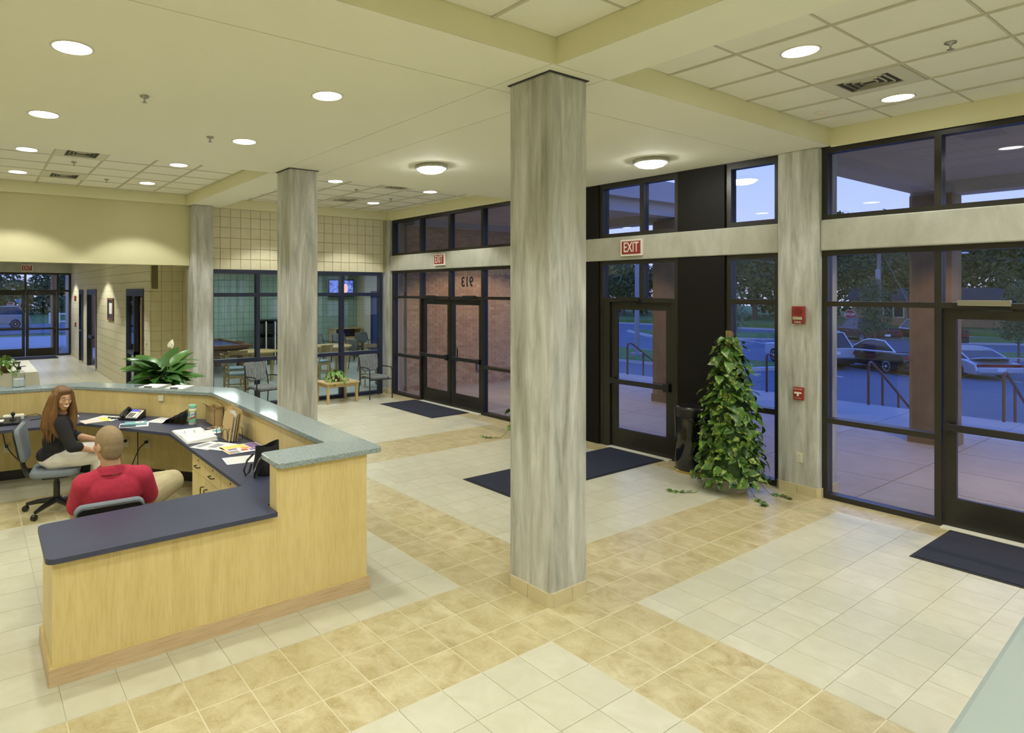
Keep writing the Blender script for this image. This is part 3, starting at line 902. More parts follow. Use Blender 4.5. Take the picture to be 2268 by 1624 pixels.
_wide_fill = lamp_data('SPOT', CAN_W*1.42, ang=156, blend=.6)  # wide beams for unseen lamps, added to brighten desk front and column faces
for x, y, z, lb in ((.56,.3,ZH,'left unseen fill light over the viewpoint'),(2.43,.3,ZH,'right unseen fill light over the viewpoint'),(5.14,.32,ZH,'rear left unseen fill light in the bay by the nearest doors'),(7.12,.32,ZH,'rear right unseen fill light in the bay by the nearest doors'),
                    (-1.9,2.2,ZC,'unseen fill light left of the viewpoint'),(-1.9,5.6,ZC,'unseen fill light left of the reception desk'),(-1.9,9.0,ZC,'unseen fill light left of the desk near the back wall'),(.4,-2.1,ZC,'left unseen fill light behind the viewpoint'),(2.9,-2.1,ZC,'middle unseen fill light behind the viewpoint'),(5.6,-2.1,ZC,'right unseen fill light behind the viewpoint')):
    can(x, y, z, lb, None, _wide_fill)
_hspot = lamp_data('SPOT', CAN_W*2.1)
for x, y, lb in ((1.4,14.6,'hallway downlight nearest the lobby opening'),(2.1,18.0,'hallway downlight halfway down the hall'),(1.4,21.5,'hallway downlight third from the lobby'),(2.1,24.0,'hallway downlight closest to the far doors')):
    can(x, y, 3.33, lb, None, _hspot)

_dome = MB().lathe([(.185,-.03),(.178,-.05),(.14,-.082),(.08,-.098),(.0,-.102)], 32, cap0=False).mesh('dome_lens'); _dome.materials.append(MT['dome']); _dome.shade_smooth()
_drim = MB().lathe([(.19,0),(.208,-.008),(.208,-.045),(.185,-.05),(.182,-.03)], 32, cap0=False, cap1=False).mesh('rim'); _drim.materials.append(MT['ring'])
for x, y, lb in ((4.88,6.34,'round dome ceiling light left of the middle column'),(6.88,4.57,'round dome ceiling light right of the middle column above single door')):
    e = empty('dome_light', (x,y,ZC), 0, lb, 'ceiling light')
    obj('dome_lens', _dome, e); obj('rim', _drim, e)

# game room light panels
_ga = lamp_data('AREA', 26, sx=1.1, sy=.55, col=(.93,1.0,.98))
for x, y, lb in ((5.6,14.2,'game room light panel above the wooden chairs'),(8.6,14.2,'game room light panel by the entrance side'),(5.8,17.4,'game room light panel above the pool table'),(9.2,17.2,'game room light panel near the television')):
    e = empty('light_panel', (x,y,2.95), 0, lb, 'ceiling light')
    B('lens', MT['panel_lens'], e, (-.58,-.28,-.012,.58,.28,-.004)); B('frame', MT['trim_white'], e, (-.61,-.31,-.006,.61,.31,0))
    l = bpy.data.objects.new('lamp_light', _ga); COL.objects.link(l); l.parent = e; l.location = (0,0,-.03)

# ------------------------------------------------------------------ vents, sprinklers
def vent(x, y, label, s=.60):
    e = empty('ceiling_vent', (x,y,ZH), 0, label, 'air vent'); h = s/2
    m = MB().box(-h,-h,-.014,h,-.19,-.002).box(-h,.19,-.014,h,h,-.002).box(-h,-.19,-.014,-.19,.19,-.002).box(.19,-.19,-.014,h,.19,-.002)
    m.build('panel', MT['vent'], e)
    B('throat', MT['vent_dark'], e, (-.19,-.19,-.004,.19,.19,-.001))
    for k in range(4):
        a = .185-.045*k; b = a-.012
        for q in range(4):
            M = Matrix.Rotation(q*PI/2, 4, 'Z')
            MB().add([(-a,-a,-.016),(a,-a,-.016),(b,-b-.016,-.004),(-b,-b-.016,-.004),(-a,-a,-.013),(a,-a,-.013),(b,-b-.016,-.002),(-b,-b-.016,-.002)],
                     [(0,1,2,3),(7,6,5,4),(0,4,5,1),(1,5,6,2),(2,6,7,3),(3,7,4,0)], M).build('louvre', MT['vent'], e)
vent(6.37,2.166,'large square air vent in the upper right tiled bay')
vent(1.211,8.99,'front square air vent in the bay over the hallway opening')
vent(1.211,10.83,'rear square air vent in the bay over the hallway opening')
vent(6.08,8.79,'front square air vent in the far bay under the dome light')
vent(6.08,10.63,'rear square air vent in the far bay above the glass partition')
_sp = MB().lathe([(.0,-.001),(.036,-.001),(.034,-.012),(.012,-.014),(.010,-.03),(.006,-.034),(.006,-.05),(.02,-.052),(.02,-.055),(0,-.055)], 14, cap0=False, cap1=False).mesh('sprinkler')
_sp.materials.append(MT['nickel']); _sp.shade_smooth()
for x, y, z, lb in ((1.19,5.39,ZC,'sprinkler head in the plaster ceiling between the left downlights'),(2.07,6.44,ZC,'sprinkler head in the plaster ceiling nearer the counter column'),(5.85,1.50,ZH,'sprinkler head in the upper right tiled bay'),
                    (1.2,9.65,ZH,'sprinkler head between the two vents over the hallway'),(1.82,10.86,ZH,'sprinkler head beside the rear right downlight over the hallway'),(5.65,9.5,ZH,'sprinkler head in the far bay left of the front vent'),(6.75,10.05,ZH,'sprinkler head in the far bay near the windows')):
    o = obj('sprinkler', _sp, None, (x,y,z)); tag(o, lb, 'sprinkler')
e = empty('smoke_detector', (7.05,2.80,ZH), 0, 'small smoke detector with red light in the upper right bay', 'smoke detector')
MB().lathe([(.055,0),(.055,-.015),(.04,-.03),(0,-.032)], 20, cap0=False).build('body', MT['white_p'], e, smooth=True)
MB().ell((-.02,-.02,-.03),(.005,.005,.004),8,6).build('indicator', emit('led_red', (1,.05,.03), 4), e)

# ------------------------------------------------------------------ signs and devices
MX = Matrix(((0,0,-1,0),(-1,0,0,0),(0,1,0,0),(0,0,0,1)))      # lettering on a face that looks towards -X
MY = Matrix(((1,0,0,0),(0,0,-1,0),(0,1,0,0),(0,0,0,1)))       # lettering on a face that looks towards -Y
MXo = Matrix(((0,0,1,0),(1,0,0,0),(0,1,0,0),(0,0,0,1)))       # face that looks towards +X
MZ = Matrix()
def exit_sign(loc, R, label):
    e = empty('exit_sign', loc, 0, label, 'exit sign')
    def P(nm, mt, w, h, d0, d1):
        m = MB().box(-w/2,-h/2,d0,w/2,h/2,d1,R); return m.build(nm, MT[mt], e, bevel=.003)
    P('housing', 'sign_white', .35, .235, 0, .035)
    P('face', 'sign_red', .305, .185, .035, .038)
    text('EXIT', .20, MT['sign_white'], e, R @ Matrix.Translation((0,0,.039)), bold=.002, sx=.60)
exit_sign((7.842,9.90,2.935), MX, 'red exit sign on the beam over the double doors facing brick')
exit_sign((7.842,5.50,2.92), MX, 'red exit sign on the beam over the single glass door')
exit_sign((1.66,25.19,3.11), MY, 'red exit sign over the far hallway entrance')
n913 = empty('house_number', (7.965,9.22,2.47), 0, 'reversed black house number 913 on the glass over double doors', 'house number')
text('913', .27, MT['ink'], n913, MXo, depth=.003, bold=.004, sx=.9)

e = empty('fire_strobe', (7.82,3.325,2.03), 0, 'red fire strobe with speaker grille, upper device on the column', 'fire alarm')
B('body', MT['red'], e, (-.045,-.065,-.10,0,.065,.10), bevel=.008)
MB().lathe([(.045,0),(.045,.006),(.04,.007),(0,.005)], 8, MX @ Matrix.Translation((0,.045,.045)), cap0=False).build('speaker_grille', mat('dark_red', (.20,.015,.01), .5), e)
B('strobe_lens', MT['chrome'], e, (-.062,-.05,-.055,-.044,.05,-.018), bevel=.006)
text('FIRE', .03, MT['sign_white'], e, MX @ Matrix.Translation((0,-.082,.0465)), depth=.001, sx=1.3)
e = empty('fire_pull_station', (7.82,3.325,1.14), 0, 'red fire alarm pull station, lower device on the column', 'fire alarm')
B('body', MT['red'], e, (-.035,-.052,-.072,0,.052,.072), bevel=.006)
m = MB().box(-.048,-.036,.000,-.034,.036,.018).box(-.048,-.010,-.028,-.034,.010,.0); m.build('pull_handle', MT['sign_white'], e, bevel=.003)
text('FIRE ALARM', .016, MT['sign_white'], e, MX @ Matrix.Translation((0,.05,.0365)), depth=.001)
text('PULL DOWN', .011, MT['sign_white'], e, MX @ Matrix.Translation((0,-.05,.0365)), depth=.001)

def outlet(loc, R, label, plug=False):
    e = empty('power_outlet', loc, 0, label, 'power outlet')
    MB().box(-.036,-.058,0,.036,.058,.006,R).build('plate', MT['ivory'], e, bevel=.002)
    for s in (-1, 1):
        MB().box(-.017,s*.027-.015,.006,.017,s*.027+.015,.009,R).build('socket', MT['white_p'], e, bevel=.003)
        MB().box(-.008,s*.027-.006,.009,-.005,s*.027+.008,.0098,R).box(.005,s*.027-.006,.009,.008,s*.027+.008,.0098,R).build('slot', MT['ink'], e)
    if plug:
        MB().box(-.016,.010,.009,.016,.042,.05,R).build('plug', MT['black_plastic'], e, bevel=.004)
    return e
outlet((7.82,3.325,.415), MX, 'ivory power outlet low on the fire alarm column')
outlet((11.497,17.0,.45), MX, 'power outlet on the end wall of the game room')

# framed picture, small devices in the hall
e = empty('framed_picture', (3.05,17.55,1.83), 0, 'dark framed certificate hanging on the hallway wall', 'picture')
m = MB().box(-.03,-.40,-.29,0,.40,-.23).box(-.03,-.40,.23,0,.40,.29).box(-.03,-.40,-.23,0,-.33,.23).box(-.03,.33,-.23,0,.40,.23); m.build('frame', MT['pot_brown'], e, bevel=.006)
B('mount', mat('dark_mount', (.06,.05,.06), .6), e, (-.012,-.33,-.23,0,.33,.23)); B('print', MT['white'], e, (-.015,-.2,-.12,-.012,.2,.16))
e = empty('fire_strobe', (3.05,24.0,2.05), 0, 'small red fire strobe near the far hallway doors', 'fire alarm'); B('body', MT['red'], e, (-.05,-.07,-.09,0,.07,.09), bevel=.006); B('strobe_lens', MT['chrome'], e, (-.06,-.05,-.05,-.05,.05,-.02))
e = empty('fire_pull_station', (3.05,24.0,1.15), 0, 'small red pull station near the far hallway doors', 'fire alarm'); B('body', MT['red'], e, (-.04,-.055,-.075,0,.055,.075), bevel=.006); B('pull_handle', MT['sign_white'], e, (-.05,-.035,-.01,-.04,.035,.015))
e = empty('wall_switch', (3.05,13.62,1.2), 0, 'small light switch on the hallway corner', 'light switch'); B('plate', MT['ivory'], e, (-.006,-.04,-.06,0,.04,.06)); B('toggle', MT['ink'], e, (-.014,-.006,-.012,-.006,.006,.012))

# ------------------------------------------------------------------ floor mats
def floor_mat(x0, x1, y0, y1, label):
    e = empty('floor_mat', ((x0+x1)/2,(y0+y1)/2,0), 0, label, 'floor mat')
    w, d = (x1-x0)/2, (y1-y0)/2
    B('border', MT['mat_edge'], e, (-w,-d,.0,w,d,.006), bevel=.002); B('pile', MT['mat'], e, (-w+.03,-d+.03,.006,w-.03,d-.03,.011))
floor_mat(6.94,7.83,9.0,10.74,'dark blue mat in front of the double doors facing brick')
floor_mat(5.0,7.825,5.0,5.87,'long dark blue mat running from the single glass door')
floor_mat(6.76,7.82,.2,2.01,'dark blue mat at the nearest entrance, right edge of picture')
floor_mat(.7,2.55,24.2,25.2,'dark mat inside the far hallway entrance')
# ------------------------------------------------------------------ reception desk
desk = empty('reception_desk', (0,0,0), 0, 'maple panelled reception desk wrapping round the two seated people', 'reception desk')
MP = MT['maple']
B('front_panel', MP, desk, (.40,4.13,.10,1.80,4.155,.725)); B('end_panel', MP, desk, (.40,4.155,.0,.43,4.69,.725))
B('return_panel', MP, desk, (1.80,4.13,.10,2.55,4.25,1.05), bevel=.002)
out_ = [(2.55,4.25),(2.60,7.50),(1.21,9.03),(-1.2,9.27)]; in_ = [(-1.2,9.12),(1.14,8.87),(2.44,7.42),(2.425,4.25)]
for k in range(3):
    a, b = out_[k], out_[k+1]; c, d = in_[2-k], in_[3-k]
    MB().prism([a, b, c, d], 0.0, 1.05).build('counter_wall', MP, desk)
B('base_board', MT['maple_base'], desk, (.38,4.11,0,2.5495,4.13,.10)); B('base_board', MT['maple_base'], desk, (.38,4.13,0,.40,4.70,.10)); 
MB().prism([(2.55,4.11),(2.57,4.11),(2.62,7.5),(2.60,7.5)], 0, .10).build('base_board', MT['maple_base'], desk)
B('base_cap', MP, desk, (.385,4.116,.1005,2.565,4.129,.106)); B('base_cap', MP, desk, (.386,4.132,.10,.402,4.70,.106))
for k in range(3):
    a, b = in_[2-k], in_[3-k]
    dx, dy = b[0]-a[0], b[1]-a[1]; L = math.hypot(dx, dy); nx, ny = -dy/L*.012, dx/L*.012
    if k == 0: nx, ny = -.012, 0
    MB().prism([a, b, (b[0]-abs(nx) if k else b[0]-.012, b[1]-abs(ny)), (a[0]-abs(nx) if k else a[0]-.012, a[1]-abs(ny))], 0, .11).build('rubber_base', MT['black_plastic'], desk)
B('support_leg', MP, desk, (1.74,4.16,0,1.77,4.66,.725))

wt = [(.36,4.07),(1.785,4.07),(1.785,4.258),(2.418,4.258),(2.435,7.415),(1.138,8.862),(-1.2,9.112),(-1.2,8.25),(1.09,8.10),(1.80,6.98),(1.79,4.78),(.37,4.72)]
o = MB().prism(round_poly(wt, [.05,0,0,0,0,0,0,0,0,0,0,.05]), .726, .76).build('worktop', MT['slate'], None, bevel=.003)
tag(o, 'dark slate blue worktop running round inside the reception desk', 'worktop')
tp = [(1.79,4.08),(2.67,4.08),(2.755,7.62),(1.27,9.20),(-1.2,9.45),(-1.2,9.10),(1.13,8.86),(2.395,7.41),(2.365,4.46),(1.805,4.45)]
o = MB().prism(round_poly(tp, [.045,.05,.02,.02,0,0,.01,.01,.01,.045]), 1.051, 1.09).build('counter_top', MT['granite'], None, bevel=.004)
tag(o, 'raised speckled grey green counter top of the reception desk', 'counter top')

def pull(p, L, vert, par):
    if vert: pts = [(0,0,-L/2),(-.03,0,-L/2),(-.034,0,-L/2+.006),(-.034,0,L/2-.006),(-.03,0,L/2),(0,0,L/2)]
    else: pts = [(0,-L/2,0),(-.03,-L/2,0),(-.034,-L/2+.006,0),(-.034,L/2-.006,0),(-.03,L/2,0),(0,L/2,0)]
    MB().tube(pts, .005, 8).build('handle', MT['black_metal'], par, smooth=True, loc=p)
def cabinet(y0, y1, label, doors):
    e = empty('drawer_cabinet', (1.83,y0,0), 0, label, 'cabinet'); W = y1-y0
    B('body', MP, e, (.02,0.0,.10,.56,W,.724)); B('kick_plate', MT['black_plastic'], e, (.06,.01,0,.5,W-.01,.10))
    n = 2 if doors else 1
    for k in range(n):
        a = .004+k*(W-.004)/n; b = (k+1)*(W-.004)/n
        d = B('drawer', MP, e, (0,a,.545,.02,b,.715), bevel=.002); pull((0,(a+b)/2,.615), .10, False, d)
        MB().tube([(.0,(a+b)/2,.675),(-.008,(a+b)/2,.675)], .009, 10).build('lock', MT['nickel'], d, smooth=True)
        if doors:
            d = B('door', MP, e, (0,a,.11,.02,b,.538), bevel=.002)
            pull((0, b-.05 if k == 0 else a+.05, .40), .12, True, d)
        else:
            for z0, z1 in ((.33,.538),(.11,.323)):
                d = B('drawer', MP, e, (0,a,z0,.02,b,z1), bevel=.002); pull((0,(a+b)/2,(z0+z1)/2+.02), .10, False, d)
cabinet(5.40,6.25,'maple drawer and door cabinet under the worktop, farther from the front', True)
cabinet(4.90,5.395,'narrow maple drawer cabinet under the worktop corner', False)

# ------------------------------------------------------------------ things on the desk
ZW, ZT = .76, 1.09
def paper(x, y, w, h, ang, label, z=ZW, m='white', cat='paper', lines=0, thick=.002, parts=None):
    e = empty('paper_sheet', (x,y,z), math.radians(ang), label, cat)
    B('sheet', MT[m], e, (-w/2,-h/2,.0005,w/2,h/2,thick))
    if lines:
        mb = MB()
        for k in range(lines):
            yy = h/2-.03-k*(h-.06)/max(1,lines-1); mb.box(-w/2+.02,yy-.0022,thick,w/2-.02-.03*((k*7)%3),yy+.0022,thick+.0003)
        mb.build('print', MT['grey_ink'], e)
    for (a, b, c, d, mm) in (parts or []): B('print', MT[mm], e, (a,b,thick,c,d,thick+.0004))
    return e
paper(1.34,8.27,.20,.27,-50,'white paper sheet left of the telephone, farther one', lines=8)
paper(1.43,8.15,.18,.25,-50,'white paper sheet tucked beside the telephone', lines=8, z=ZW+.0025)
paper(1.90,7.74,.21,.29,-48,'white paper sheet between telephone and black organizer', lines=10)
paper(1.24,8.13,.30,.22,10,'pink and yellow folder on the worktop by the woman', m='pink', parts=[(.06,-.11,.15,.11,'yellow')], thick=.006, cat='folder')
paper(1.06,8.58,.12,.09,5,'small note with yellow print near the counter wall', m='white', parts=[(-.04,-.03,.05,.03,'yellow')], cat='note')
paper(1.57,7.62,.31,.23,-14,'white magazine under the teal notebook', thick=.006, parts=[(-.15,-.11,.02,.06,'slate')], cat='magazine')
e = empty('spiral_notebook', (1.59,7.645,ZW+.007), math.radians(-14), 'teal spiral notebook with a picture on its cover', 'notebook')
B('cover', MT['teal'], e, (-.12,-.075,0,.12,.075,.018), bevel=.002); B('picture', MT['white'], e, (.0,-.03,.018,.09,.04,.0185)); B('picture', MT['orange'], e, (.02,-.015,.0185,.06,.02,.019))
for k in range(14): MB().tube([(-.11+k*.017,.07,.004),(-.11+k*.017,.085,.012),(-.11+k*.017,.07,.022)], .0022, 5).build('spiral_ring', MT['chrome'], e)

e = empty('desk_phone', (1.635,8.035,ZW), math.radians(-42), 'black and white desk telephone with blue display', 'telephone')
MB().loft([[(-.12,-.11,0),(.12,-.11,0),(.12,-.11,.025),(-.12,-.11,.025)],[(-.12,.10,0),(.12,.10,0),(.12,.10,.10),(-.12,.10,.10)]]).build('base', MT['black_plastic'], e, bevel=.006)
TL = Matrix.Translation((0,-.11,.0265)) @ Matrix.Rotation(math.atan2(.075,.21), 4, 'X')
MB().box(-.035,.015,0,.085,.150,.003,TL).build('key_plate', MT['white_p'], e); MB().box(.092,.01,0,.115,.19,.003,TL).build('key_strip', MT['white_p'], e)
MB().box(-.035,.160,0,.055,.200,.004,TL).build('display', MT['lcd'], e); MB().box(.06,.165,0,.085,.195,.004,TL).build('badge', MT['orange'], e)
for r in range(4):
    for c in range(3): MB().box(-.02+c*.026,.025+r*.024,.003,-.002+c*.026,.039+r*.024,.007,TL).build('key', MT['black_plastic'], e)
MB().tube([TL @ Vector(p) for p in ((-.075,.01,.012),(-.075,.03,.035),(-.075,.10,.042),(-.075,.17,.035),(-.075,.19,.012))], [.024,.022,.017,.022,.024], 10).build('handset', MT['black_plastic'], e, smooth=True)
pts = [(-.14+.05*math.cos(t*.22)-t*.0022, -.06+.018*math.sin(t*1.3)-.02*math.sin(t*.12), .012+.008*math.cos(t*1.3)) for t in range(60)]
MB().tube(pts, .004, 5).build('coiled_cord', MT['black_plastic'], e)

e = empty('wipes_canister', (2.14,7.30,ZW), 0, 'mint green and white cleaning wipes canister with green lid', 'canister')
MB().lathe([(.040,0),(.044,.006),(.044,.185),(.040,.192)], 24).build('body', MT['white_p'], e, smooth=True)
MB().lathe([(.0445,.03),(.0445,.165)], 24, cap0=False, cap1=False).build('label', MT['mint'], e, smooth=True)
MB().lathe([(.0448,.155),(.0448,.166)], 24, cap0=False, cap1=False).build('label_band', MT['yellow'], e)
MB().lathe([(.044,.192),(.045,.196),(.045,.222),(.040,.228),(0,.228)], 24).build('lid', MT['mint'], e, smooth=True)
def wrap(s, size, r, z, ang, m, par, tilt=0, w0=None):
    me = text_mesh(s, size, .0005, .0008).copy(); me.transform(Matrix.Rotation(tilt, 4, 'Z'))
    for v in me.vertices:
        a = ang+v.co.x/r; v.co = ((r+v.co.z)*math.cos(a), (r+v.co.z)*math.sin(a), z+v.co.y)
    me.materials.clear(); me.materials.append(m); obj('lettering', me, par)
_tc = math.atan2(-7.30,-2.14)
m = MB()
for k in range(10):
    a0 = _tc-.62+k*.124; r = .0449
    m.add([(r*math.cos(a),r*math.sin(a),z) for a, z in ((a0,.098),(a0+.124,.098),(a0+.124,.150),(a0,.150))], [(0,1,2,3)])
m.build('label_patch', MT['white_p'], e)
wrap('Lysol', .036, .0455, .124, _tc, MT['blue_ink'], e, .12)
m = MB()
for k in range(11):
    a0 = _tc-.75+k*.136; r = .0452; z = .058+k*.0028
    m.add([(r*math.cos(a),r*math.sin(a),zz) for a, zz in ((a0,z),(a0+.136,z+.0028),(a0+.136,z+.0208),(a0,z+.018))], [(0,1,2,3)])
m.build('label_stripe', MT['red_ink'], e)

e = empty('desk_organizer', (2.02,7.50,ZW), math.radians(-42), 'glossy black curved desk organizer beside the wipes canister', 'organizer')
B('base', MT['black_gloss'], e, (-.14,-.09,0,.12,.09,.012), bevel=.003)
for k in range(4):
    x = -.10+k*.065; h = .06+k*.035
    prof = [(x-.03,.012),(x+.005,.012+h*.55),(x+.045,.012+h*.9),(x+.075,.012+h),(x+.072,.012+h-.008),(x+.045,.012+h*.9-.009),(x+.010,.012+h*.52),(x-.02,.012)]
    MB().prism(prof, -.085, .085, Matrix(((1,0,0,0),(0,0,1,0),(0,1,0,0),(0,0,0,1)))).build('divider', MT['black_gloss'], e)

e = empty('cardboard_box', (2.365,7.185,ZW), 0, 'open cardboard box against the counter wall', 'box')
t = .004; w, d, h = .055, .155, .195
m = MB().box(-w,-d,0,w,d,t).box(-w,-d,0,-w+t,d,h).box(w-t,-d,0,w,d,h).box(-w,-d,0,w,-d+t,h).box(-w,d-t,0,w,d,h); m.build('carton', MT['cardboard'], e)
MB().add([(-w,-d,h),(-w,d,h),(-w-.06,d,h+.05),(-w-.06,-d,h+.05),(-w+t,-d,h),(-w+t,d,h),(-w-.056,d,h+.053),(-w-.056,-d,h+.053)], [(0,1,2,3),(7,6,5,4),(2,6,7,3),(0,3,7,4),(1,5,6,2)]).build('flap', MT['cardboard'], e)
MB().add([(-w,-d,h),(w,-d,h),(w,-d-.03,h+.03),(-w,-d-.03,h+.03),(-w,-d+t,h),(w,-d+t,h),(w,-d-.027,h+.034),(-w,-d-.027,h+.034)], [(0,1,2,3),(7,6,5,4),(2,6,7,3),(0,3,7,4),(1,5,6,2)]).build('flap', MT['cardboard'], e)
B('paper_stack', MT['folder'], e, (-w+.01,-d+.02,t,w-.01,d-.02,h-.04))
MB().tube([(.04,-d-.02,.0),(.04,-d-.02,h+.02),(.04,-d+.02,h+.045),(.04,d-.1,h+.055)], .003, 6).build('wire', MT['black_metal'], e)

e = empty('file_sorter', (2.235,6.33,ZW+.006), 0, 'black wire file sorter', 'file sorter')
for x in (-.07,-.015,.04,.09):
    for y in (-.09,.10):
        MB().tube([(x-.03,y,.003),(x-.03,y,.10),(x-.018,y,.125),(x+.0,y,.13),(x+.012,y,.12),(x+.02,y,.003)], .003, 6).build('wire_loop', MT['black_metal'], e)
MB().tube([(-.10,-.09,.003),(.10,-.09,.003)], .003, 6).tube([(-.10,.10,.003),(.10,.10,.003)], .003, 6).tube([(-.1,-.09,.003),(-.1,.1,.003)], .003, 6).build('wire_base', MT['black_metal'], e)
for k, (x, zz, mm, lb) in enumerate(((2.19,.30,'folder','front manila folder standing in the wire sorter'),(2.22,.305,'white','white papers standing between folders in the wire sorter'),(2.243,.32,'folder','middle manila folder standing in the wire sorter'),(2.27,.34,'folder','tallest manila folder with tab at the back of the sorter'))):
    f = empty('file_folder', (x,6.33,ZW+.008), 0, lb, 'folder')
    M = Matrix.Rotation(math.radians(9), 4, 'Y')
    MB().box(-.003,-.14,0,.001,.13,zz-.02,M).build('cover', MT[mm], f)
    if mm == 'folder': MB().box(-.003,-.02+.04*k,zz-.02,-.001,.06+.04*k,zz,M).build('tab', MT[mm], f)
    else: MB().box(-.003,-.10,zz-.02,-.001,.02,zz-.005,M).build('tab', MT[mm], f)

e = empty('ring_binder', (1.99,6.71,ZW), math.radians(-2), 'open white ring binder lying on the worktop', 'binder')
B('cover', MT['white_p'], e, (-.16,-.33,0,.16,.35,.004)); MB().loft([[(-.15,-.31,.004),(.15,-.31,.004),(.15,-.31,.04),(-.15,-.31,.012)],[(-.15,.0,.004),(.15,.0,.004),(.15,.0,.03),(-.15,.0,.03)]]).build('page_stack', MT['white'], e)
B('page_stack', MT['white'], e, (-.15,.03,.004,.15,.33,.014)); B('ring_plate', MT['chrome'], e, (-.14,.0,.004,.14,.03,.008))
for x in (-.10,0,.10):
    MB().tube([(x,.015+.022*math.cos(a),.03+.03*math.sin(a)) for a in [PI*k/8 for k in range(9)]], .0025, 6).build('ring', MT['chrome'], e)
paper(2.24,6.80,.26,.20,14,'loose printed papers behind the binder, teal map on top', parts=[(-.02,-.06,.1,.05,'teal')], cat='paper')
paper(2.30,6.98,.16,.11,25,'small tan and black brochure by the cardboard box', m='folder', parts=[(-.06,-.03,.0,.04,'ink')], cat='brochure')
paper(1.98,6.20,.24,.28,-62,'white flyer with bold dark print beside the binder', parts=[(-.09,-.10,-.02,.08,'grey_ink'),(.02,-.10,.07,.08,'grey_ink')], cat='flyer')
paper(2.06,6.10,.24,.28,-56,'second white flyer lying under the calendar', z=ZW+.003, parts=[(-.09,-.08,.0,.08,'grey_ink')], cat='flyer')
paper(2.22,5.90,.40,.32,2,'colourful calendar sheet under the wire file sorter', m='white', z=ZW+.0045, cat='calendar', parts=[(-.19,.04,.06,.15,'yellow'),(-.19,-.16,-.17,.15,'orange'),(-.15,-.02,-.06,.03,'purple'),(-.02,-.04,.06,.03,'orange'),(.07,-.05,.18,.15,'purple'),(-.05,-.1,.02,-.05,'red_ink'),(.03,-.12,.1,-.06,'purple'),(-.17,-.15,-.08,-.05,'grey_ink')])
paper(2.06,5.52,.30,.24,-8,'white printed form beside the black bag', lines=10)
# bag
e = empty('tote_bag', (2.10,5.00,ZW), math.radians(25), 'small black bag with looped straps behind the counter end', 'bag')
rings = []
for z, sx, sy in ((0,.12,.09),(.03,.14,.105),(.12,.135,.09),(.19,.13,.06),(.225,.14,.045)):
    rings.append([(sx*math.cos(a)*(1+.05*math.sin(3*a)), sy*math.sin(a)*(1+.08*math.cos(2*a)), z+(.03*abs(math.cos(a)) if z > .2 else 0)) for a in [2*PI*k/20 for k in range(20)]])
MB().loft(rings, cap=False).add([rings[0][k] for k in range(20)], [tuple(range(19,-1,-1))]).build('body', MT['black_cloth'], e, smooth='all', sub=1)
for s in (-1, 1):
    MB().tube([(-.10,s*.05+.02,.17),(-.16,s*.06+.02,.13),(-.20,s*.06+.02,.06),(-.19,s*.05+.02,.012),(-.15,s*.05+.02,.03),(-.13,s*.06,.10)], .009, 6).build('strap', MT['black_plastic'], e, smooth=True)

# camera controller at the far left
e = empty('joystick_controller', (.36,8.50,ZW), math.radians(-8), 'black joystick control box at the left end of worktop', 'controller')
MB().loft([[(-.13,-.10,0),(.13,-.10,0),(.13,-.10,.03),(-.13,-.10,.03)],[(-.13,.10,0),(.13,.10,0),(.13,.10,.06),(-.13,.10,.06)]]).build('case', MT['black_plastic'], e, bevel=.004)
B('key_panel', MT['white_p'], e, (-.12,-.08,.04,-.03,.06,.052)); MB().lathe([(.035,.045),(.03,.06),(.012,.065),(.01,.09),(.022,.10),(.024,.12),(.012,.135),(0,.136)], 16, Matrix.Translation((.06,0,0))).build('joystick', MT['black_plastic'], e, smooth=True)
e = empty('adapter_box', (.45,8.78,ZW), math.radians(-6), 'white plastic box behind the joystick controller', 'box'); B('case', MT['white_p'], e, (-.12,-.05,0,.10,.05,.055), bevel=.008); B('top_panel', MT['ivory'], e, (-.10,-.035,.055,.08,.035,.058))
o = MB().tube([(.50,8.74,.765),(.58,8.72,.80),(.68,8.74,.81),(.74,8.70,.78),(.70,8.62,.765),(.60,8.60,.765)], .004, 6).build('cable', MT['black_plastic'], None, smooth=True); tag(o, 'black cable looped beside the white plastic box', 'cable')

# on the raised counter
e = empty('pump_bottle', (.52,9.22,ZT), 0, 'clear pump bottle of hand sanitizer on the raised counter', 'bottle')
MB().lathe([(.0,0),(.068,.0),(.072,.008),(.072,.15),(.066,.175),(.045,.195),(.024,.205),(.022,.225)], 24, cap1=False).build('bottle_body', MT['clear'], e, smooth=True)
MB().lathe([(.0,.006),(.062,.006),(.065,.012),(.065,.10),(0,.10)], 24).build('gel', mat('clear_gel', (.75,.80,.80), .15), e, smooth=True)
MB().lathe([(.026,.22),(.026,.25),(.016,.258),(.008,.262),(.008,.30),(.018,.302),(.018,.315),(0,.318)], 16).build('pump', MT['black_plastic'], e, smooth=True)
MB().tube([(0,0,.308),(-.05,0,.31),(-.06,0,.30)], .008, 8).build('nozzle', MT['black_plastic'], e)
B('label', MT['blue_ink'], e, (.055,-.052,.09,.06,-.045,.15))
for x, y, a, lb in ((1.95,8.33,-42,'left clipboard with white form on the raised counter'),(2.20,8.05,-44,'right clipboard with white form on the raised counter')):
    e = empty('clipboard', (x,y,ZT), math.radians(a), lb, 'clipboard')
    B('board', MT['white_p'], e, (-.125,-.15,0,.125,.15,.004)); B('form', MT['white'], e, (-.11,-.14,.004,.11,.13,.006)); B('clip', MT['black_metal'], e, (-.05,-.152,.004,.05,-.125,.016), bevel=.003)
e = empty('pen', (1.80,8.42,ZT), math.radians(-20), 'black pen lying left of the clipboards', 'pen'); MB().tube([(-.06,0,.006),(.05,0,.006)], .005, 8).build('barrel', MT['black_plastic'], e); MB().tube([(.05,0,.006),(.065,0,.006)], [.005,.001], 8).build('tip', MT['nickel'], e)

